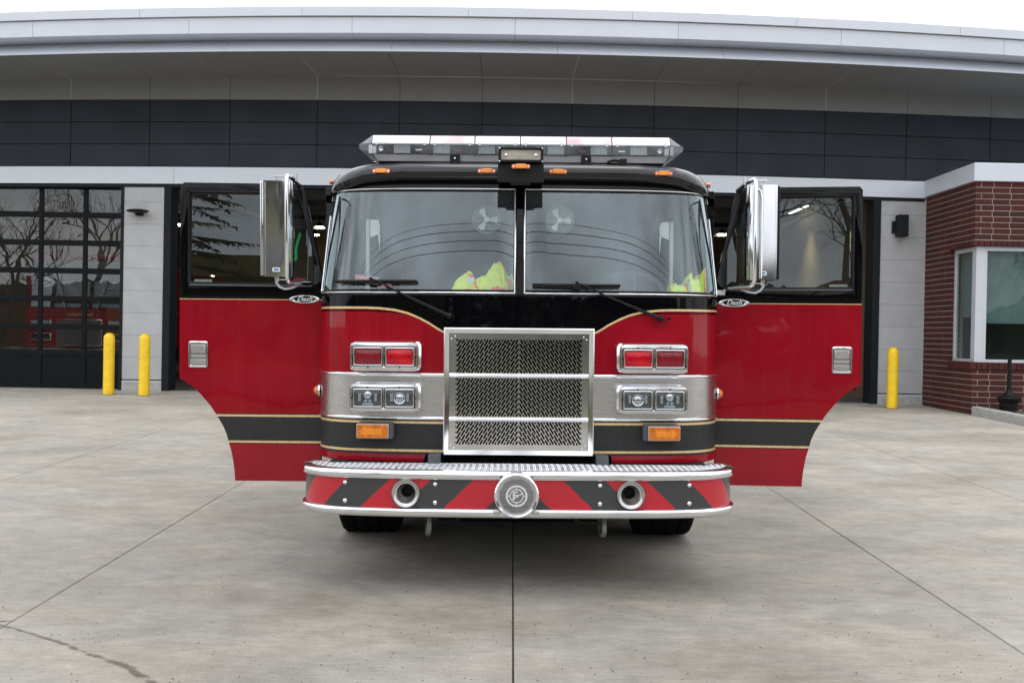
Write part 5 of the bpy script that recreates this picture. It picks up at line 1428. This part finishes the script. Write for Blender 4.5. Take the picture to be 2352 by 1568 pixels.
# crumpled high visibility vests lying on the dashboard
def vest(name, lab, x0, x1, y0, y1, bumps, seed, zbase=1.73):
    N, K = 70, 40; rws = []; rr = random.Random(seed); mis = {}
    for j in range(K + 1):
        row = []
        for i in range(N + 1):
            u, v = i / N, j / K
            x = x0 + (x1 - x0) * u; y = y0 + (y1 - y0) * v
            h = 0
            for (bu, bh, bw) in bumps: h = max(h, bh * math.exp(-((u - bu) / bw) ** 2))
            env = min(1, (v * 5)) * min(1, (1 - v) * 4 + .1)
            edge = min(1, u * 10) * min(1, (1 - u) * 10)
            f1 = noise.noise((u * 5 + seed, v * 4, seed * 1.7)); f2 = abs(noise.noise((u * 11, v * 9 + seed, 3)))
            z = h * env * edge * (1 + .35 * f1) - .038 * f2 * edge - .007 * abs(noise.noise((u * 21, v * 15 + seed, 7))) * edge
            px_ = min(x + .02 * f1, 1.13); py_ = y + .03 * noise.noise((u * 6, v * 5, seed)); pz_ = zbase + max(0.002, z)
            row.append((px_ * .985, max(py_, surf(s_of_x(abs(px_)), pz_)[1] + .03), pz_))
        rws.append(row)
    m_ = MB(); m_.grid(rws)
    for j in range(K):
        for i in range(N):
            u, v = i / N, j / K; q = 0
            dg = u * 1.0 + .35 * v + .05 * noise.noise((u * 4, v * 4, seed))
            if (dg * 2.2 + .08 * math.sin(v * 6)) % 1 < .10: q = 1
            elif seed == 8 and .10 < (dg * 2.2) % 1 < .25: q = 2
            if v < .05 or u < .03 or abs(v - .30 - .08 * math.sin(u * 9)) < .022: q = 1
            m_.m[j * N + i] = q
    o_ = m_.build(name, [M['neon'], M['orange'], M['greytape']], None, loc=(.055, 6.0, 0), smooth=60, fix=False)
    return tag(o_, lab, 'safety vest')
vest('safety_vest', 'fluorescent yellow safety vest with orange edging, crumpled behind the windscreen beside its centre post', -.45, -.035, .08, .34, [(.25, .125, .22), (.70, .19, .22), (.48, .10, .25), (.93, .12, .16)], 3)
vest('safety_vest', 'fluorescent yellow and orange safety vest stuffed into the far right corner of the dashboard', .90, 1.15, .12, .50, [(.2, .10, .25), (.6, .15, .25), (.9, .17, .3)], 8)
o = plate([(x, z) for x, z in ((-.335, 1.80), (-.285, 1.797), (-.285, 1.828), (-.330, 1.832))], [], .001, M['paper'], 'care_label', None, (.055, 6.075, 0)); tag(o, 'small white printed tag lying against the left safety vest', 'tag')
# ================================================================== SECOND ENGINE BEHIND THE GLAZED DOOR
E2 = thing('fire_engine', 'second fire engine with silver front parked indoors behind the glazed bay door', 'fire engine', (-9.45, 22.4, .262))
mb = MB(); mb.box(-1.22, 1.22, 0, 7, .75, 1.62, 0); mb.box(-1.22, 1.22, .12, 2.6, 2.32, 2.66, 2); mb.box(-1.22, -1.12, .1, 2.6, 1.62, 2.35, 0); mb.box(1.12, 1.22, .1, 2.6, 1.62, 2.35, 0); mb.box(-1.2, 1.2, 2.5, 7, 1.6, 2.7, 0)
mb.build('cab', [M['red'], M['plastic'], M['grey']], E2, smooth=0, bevel=.05)
for sg in (-1, 1):
    m_ = MB(); a, b = sorted((sg * .03, sg * 1.12)); m_.add([(a, .06, 1.64), (b, .06, 1.64), (b, .13, 2.32), (a, .13, 2.32)], [(0, 1, 2, 3)]); m_.build('windscreen', M['windshield'], E2, smooth=0)
    m_ = MB(); a, b = sorted((sg * .62, sg * 1.08)); m_.box(a, b, -.06, 0, 1.18, 1.36); m_.build('headlamp_cluster', M['chrome'], E2, bevel=.02)
    m_ = MB(); m_.box(a + .03, b - .03, -.065, -.055, 1.21, 1.33); m_.build('lens', M['greytape'], E2, smooth=0)
    m_ = MB(); a, b = sorted((sg * .62, sg * 1.08)); m_.box(a, b, -.06, 0, .90, 1.08); m_.build('headlamp_cluster', M['chrome'], E2, bevel=.02)
    m_ = MB(); m_.box(a + .03, b - .03, -.065, -.055, .93, 1.05); m_.build('lens', M['plastic'], E2, smooth=0)
    m_ = MB(); m_.tube([(sg * .35, .0, 1.62), (sg * .55, .03, 2.3)], .012, 6); m_.build('wiper', M['greytape'], E2)
mb = MB(); mb.box(-.5, .5, -.08, 0, .80, 1.38); mb.build('grille', M['steel'], E2, bevel=.01)
mb = MB(); mb.box(-.46, .46, -.085, -.079, .84, 1.34); mb.build('grille_mesh', M['grey'], E2, smooth=0)
mb = MB(); mb.box(-1.24, 1.24, -.62, 0, .44, .72); mb.build('front_bumper', M['alu'], E2, bevel=.03)
mb = MB(); mb.box(-1.24, 1.24, -.63, -.1, .72, .745); mb.build('bumper_top', M['chrome'], E2, bevel=.006)
mb = MB(); mb.box(-1.15, 1.15, .1, .5, 2.68, 2.80); mb.build('light_bar', M['redlens'], E2, bevel=.02)
mb = MB(); mb.lathe([(.12, 0), (.12, .08), (.10, .09), (0, .05)], (.05, -.63, .46), 'Y', 24); mb.build('siren', M['chrome'], E2)
for sg in (-1, 1):
    m_ = MB(); a, b = sorted((sg * .85, sg * 1.2)); m_.cyl((a, 1.0, .50), (b, 1.0, .50), .5, n=32); m_.build('wheel', M['rubber'], E2)
text('HARMONY', .10, M['gold'], 'lettering', E2, (.0, -.012, 1.475), extrude=.004, xscale=1.15)
pl = bpy.data.lights.new('bay_lamp_light', 'POINT'); pl.energy = 40; pl.color = (1, .9, .75); pl.shadow_soft_size = .3
po = bpy.data.objects.new('bay_lamp_light', pl); C.objects.link(po); po.location = (-9.3, 21.4, 4.6)

# things hanging in the bay, glimpsed past the left door
mb = MB(); mb.tube([(0, 0, .55), (-.05, .02, .40), (-.09, .0, .20), (-.08, .0, .02), (-.12, 0, -.02)], .03, 8)
o = mb.build('green_strap', pbr('green_webbing', (.01, .42, .12), .7), None, loc=(-4.42, 21.2, 2.95)); tag(o, 'bright green strap hanging in the bay, seen just behind the left door mirror', 'strap')
mb = MB(); mb.tube([(.16 * math.cos(R(a)), 0, .22 * math.sin(R(a))) for a in range(0, 365, 20)], .03, 8, caps=False)
o = mb.build('hose_coil', pbr('red_hose', (.28, .015, .03), .6), None, loc=(-4.45, 21.3, 2.35)); tag(o, 'small red hose coil below the green strap inside the bay', 'hose')

# ================================================================== ACROSS THE ROAD (seen in glass and chrome)
def bare_tree(x, y, h, seed, lab, lean=0.0):
    rr = random.Random(seed)
    t = thing('bare_tree', lab, 'tree', (x, y, -.35), group='bare trees across the road')
    tr, cr = MB(), MB()
    def grow(p, d, L, r, lev, mbx):
        if lev > 5: return
        pts = [p]; q = p.copy(); dd = d.copy(); n = 4 if lev < 3 else 3
        for i in range(n):
            dd = (dd + Vector((rr.gauss(0, .13), rr.gauss(0, .13), rr.gauss(.03, .08)))).normalized(); q = q + dd * (L / n); pts.append(q.copy())
        mbx.tube(pts, [r * (1 - .45 * i / n) for i in range(n + 1)], 6 if lev < 2 else 3, caps=False)
        k = 3 if lev < 4 else 2
        for c_ in range(k + (1 if lev < 2 else 0)):
            a = rr.random() * 6.283; sp_ = rr.uniform(.35, .85)
            o_ = dd.orthogonal().normalized(); o_.rotate(Matrix.Rotation(a, 3, dd))
            nd = (dd * math.cos(sp_) + o_ * math.sin(sp_)).normalized(); nd.z += .10; nd.normalize()
            at_ = pts[-1] if c_ < 2 else pts[rr.randint(max(1, n - 2), n)]
            grow(at_, nd, L * rr.uniform(.62, .8), r * .5, lev + 1, cr)
    grow(Vector((0, 0, 0)), Vector((lean, 0, 1)).normalized(), h * .30, h * .022, 0, tr)
    tr.build('trunk', M['bark'], t, smooth=60, fix=False); cr.build('crown', M['bark'], t, smooth=0, fix=False)
bare_tree(-28.8, -30, 16, 1, 'tall bare tree mirrored in the third column of the glazed bay door')
bare_tree(-34.5, -28, 14, 2, 'bare tree mirrored in the left panes of the glazed bay door')
bare_tree(-25.0, -36, 15, 5, 'bare tree further back, mirrored behind the tall one')
bare_tree(6.3, -29, 15, 3, 'broad bare tree mirrored in the right truck door window')
bare_tree(23.5, -30, 13, 4, 'bare tree at the right, mirrored in the office window')
bare_tree(9.0, -35, 14, 6, 'distant bare tree between the poles across the road')
bare_tree(-40.5, -36, 15, 7, 'bare tree at the far left across the road')
bare_tree(3.6, -33, 15, 15, 'bare tree with crowded boughs directly across from the truck')
bare_tree(38, -40, 14, 9, 'bare tree at the far right across the road')
def spruce(x, y, h, seed, lab):
    rr = random.Random(seed)
    t = thing('spruce_tree', lab, 'tree', (x, y, -.35))
    m_ = MB(); m_.tube([(0, 0, 0), (0, 0, h * .5), (0, 0, h)], [h * .02, h * .013, .02], 8); m_.build('trunk', M['bark'], t)
    f = MB(); br = MB()
    z = h * .10
    while z < h * .98:
        L = (h - z) * .26 + .25
        for k in range(7):
            a = rr.random() * 6.283; l_ = L * rr.uniform(.7, 1.1)
            tip = Vector((math.cos(a) * l_, math.sin(a) * l_, z - l_ * .12)); base = Vector((0, 0, z))
            br.tube([base, tip], [.025, .006], 3, caps=False)
            for q in range(int(10 + l_ * 10)):
                u = rr.uniform(.18, 1.0); p = base.lerp(tip, u); s_ = .30 * (1.15 - u) + .05
                side = Vector((-math.sin(a), math.cos(a), 0)) * rr.uniform(-1, 1) * s_ + Vector((math.cos(a), math.sin(a), 0)) * s_ * .6 + Vector((0, 0, -rr.random() * .16))
                w = Vector((0, 0, .035)) + Vector((rr.gauss(0, .03), rr.gauss(0, .03), 0))
                f.add([p - w, p + w, p + side + w * .3, p + side - w * .8], [(0, 1, 2, 3)])
        z += h * .035
    br.build('branches', M['bark'], t, smooth=0, fix=False); f.build('needles', M['needle'], t, smooth=0, fix=False, kind='stuff')
spruce(-11.9, -24, 15, 11, 'tall spruce across the road, mirrored in the left truck door window')
spruce(-39.5, -26, 13, 12, 'dark spruce at the far left across the road')
def house(x, y, w, d, h, lab, wall, roof, n):
    t = thing('low_building', lab, 'building', (x, y, -.35))
    m_ = MB(); m_.box(-w / 2, w / 2, -d / 2, d / 2, 0, h); m_.build('wall', wall, t, smooth=0)
    m_ = MB(); m_.box(-w / 2 - .5, w / 2 + .5, -d / 2 - .5, d / 2 + .5, h, h + .35); m_.prism([(-w / 2 - .5, h + .35), (w / 2 + .5, h + .35), (w / 2 - 1.5, h + 1.1), (-w / 2 + 1.5, h + 1.1)], -d / 2, d / 2); m_.build('roof', roof, t, smooth=0)
    for k in range(n):
        xx = -w / 2 + w * (k + .5) / n
        m_ = MB(); m_.box(xx - .7, xx + .7, d / 2 + .01, d / 2 + .05, .9, 2.2); m_.build('window', M['jamb'], t, smooth=0)
    m_ = MB(); m_.cyl((w * .28, 0, h), (w * .28, 0, h + 2.0), .22, n=10); m_.build('chimney', M['bricklow'], t)
house(-19, -42, 24, 8, 4.4, 'long olive building with a chimney, mirrored in the left truck door window', M['siding'], M['siding'], 7)
house(-46, -44, 22, 9, 3.8, 'low brown brick building at the far left across the road', M['bricklow'], M['roofdark'], 6)
house(20, -48, 26, 9, 3.8, 'low brown brick building across the road behind the broad bare tree', M['bricklow'], M['roofdark'], 7)
house(52, -46, 20, 9, 3.6, 'low olive building at the far right across the road', M['siding'], M['roofdark'], 5)
# hedge line far off
mb = MB(); rr = random.Random(5)
for k in range(9000):
    x = rr.uniform(-110, 110); hgt = 5.5 + 2.0 * noise.noise((x * .06, 1, 1)) + 1.2 * noise.noise((x * .3, 4, 1)); y = -62 + rr.uniform(-4, 4); z = -.3 + rr.random() ** .8 * hgt
    s_ = rr.uniform(.25, .8); a = rr.random() * 6.28
    mb.add([(x - s_, y, z), (x, y + s_ * math.cos(a), z + s_ * .8), (x + s_, y, z + .1), (x, y - s_ * math.cos(a), z - s_ * .6)], [(0, 1, 2, 3)])
mb.build('tree_line', pbr('winter_thicket', (.045, .042, .03), .95, col2=(.10, .09, .07), vscale=.4), None, smooth=0, fix=False, kind='stuff')
# overhead lines that show as dark arcs in the windscreen
for k, (y, z) in enumerate(((-9.0, 9.83), (-9.0, 9.62), (-9.0, 9.37), (-9.0, 9.12))):
    m_ = MB(); m_.tube([(x, y, z + .9 * (x / 26) ** 2 - .9 * .0) for x in range(-26, 27, 2)], .0065 + .002 * (k > 0), 6)
    o = m_.build('power_line', M['plastic'], None, smooth=60)
    tag(o, ['uppermost overhead wire, mirrored as the top arc in the windscreen', 'second overhead wire from the top, mirrored in the windscreen',
            'third overhead wire from the top, mirrored in the windscreen', 'lowest overhead wire, mirrored as the bottom arc in the windscreen'][k], 'cable')
for x, lab in ((-26, 'wooden utility pole carrying the overhead wires at the left'), (26, 'wooden utility pole carrying the overhead wires at the right')):
    t = thing('utility_pole', lab, 'utility pole', (x, -9.0, -.35))
    m_ = MB(); m_.cyl((0, 0, 0), (0, 0, 12.4), .17, .11, 14); m_.build('pole', M['pole'], t)
    m_ = MB(); m_.box(-.06, .06, -1.1, 1.1, 11.2, 11.32); m_.build('cross_arm', M['pole'], t, smooth=0)
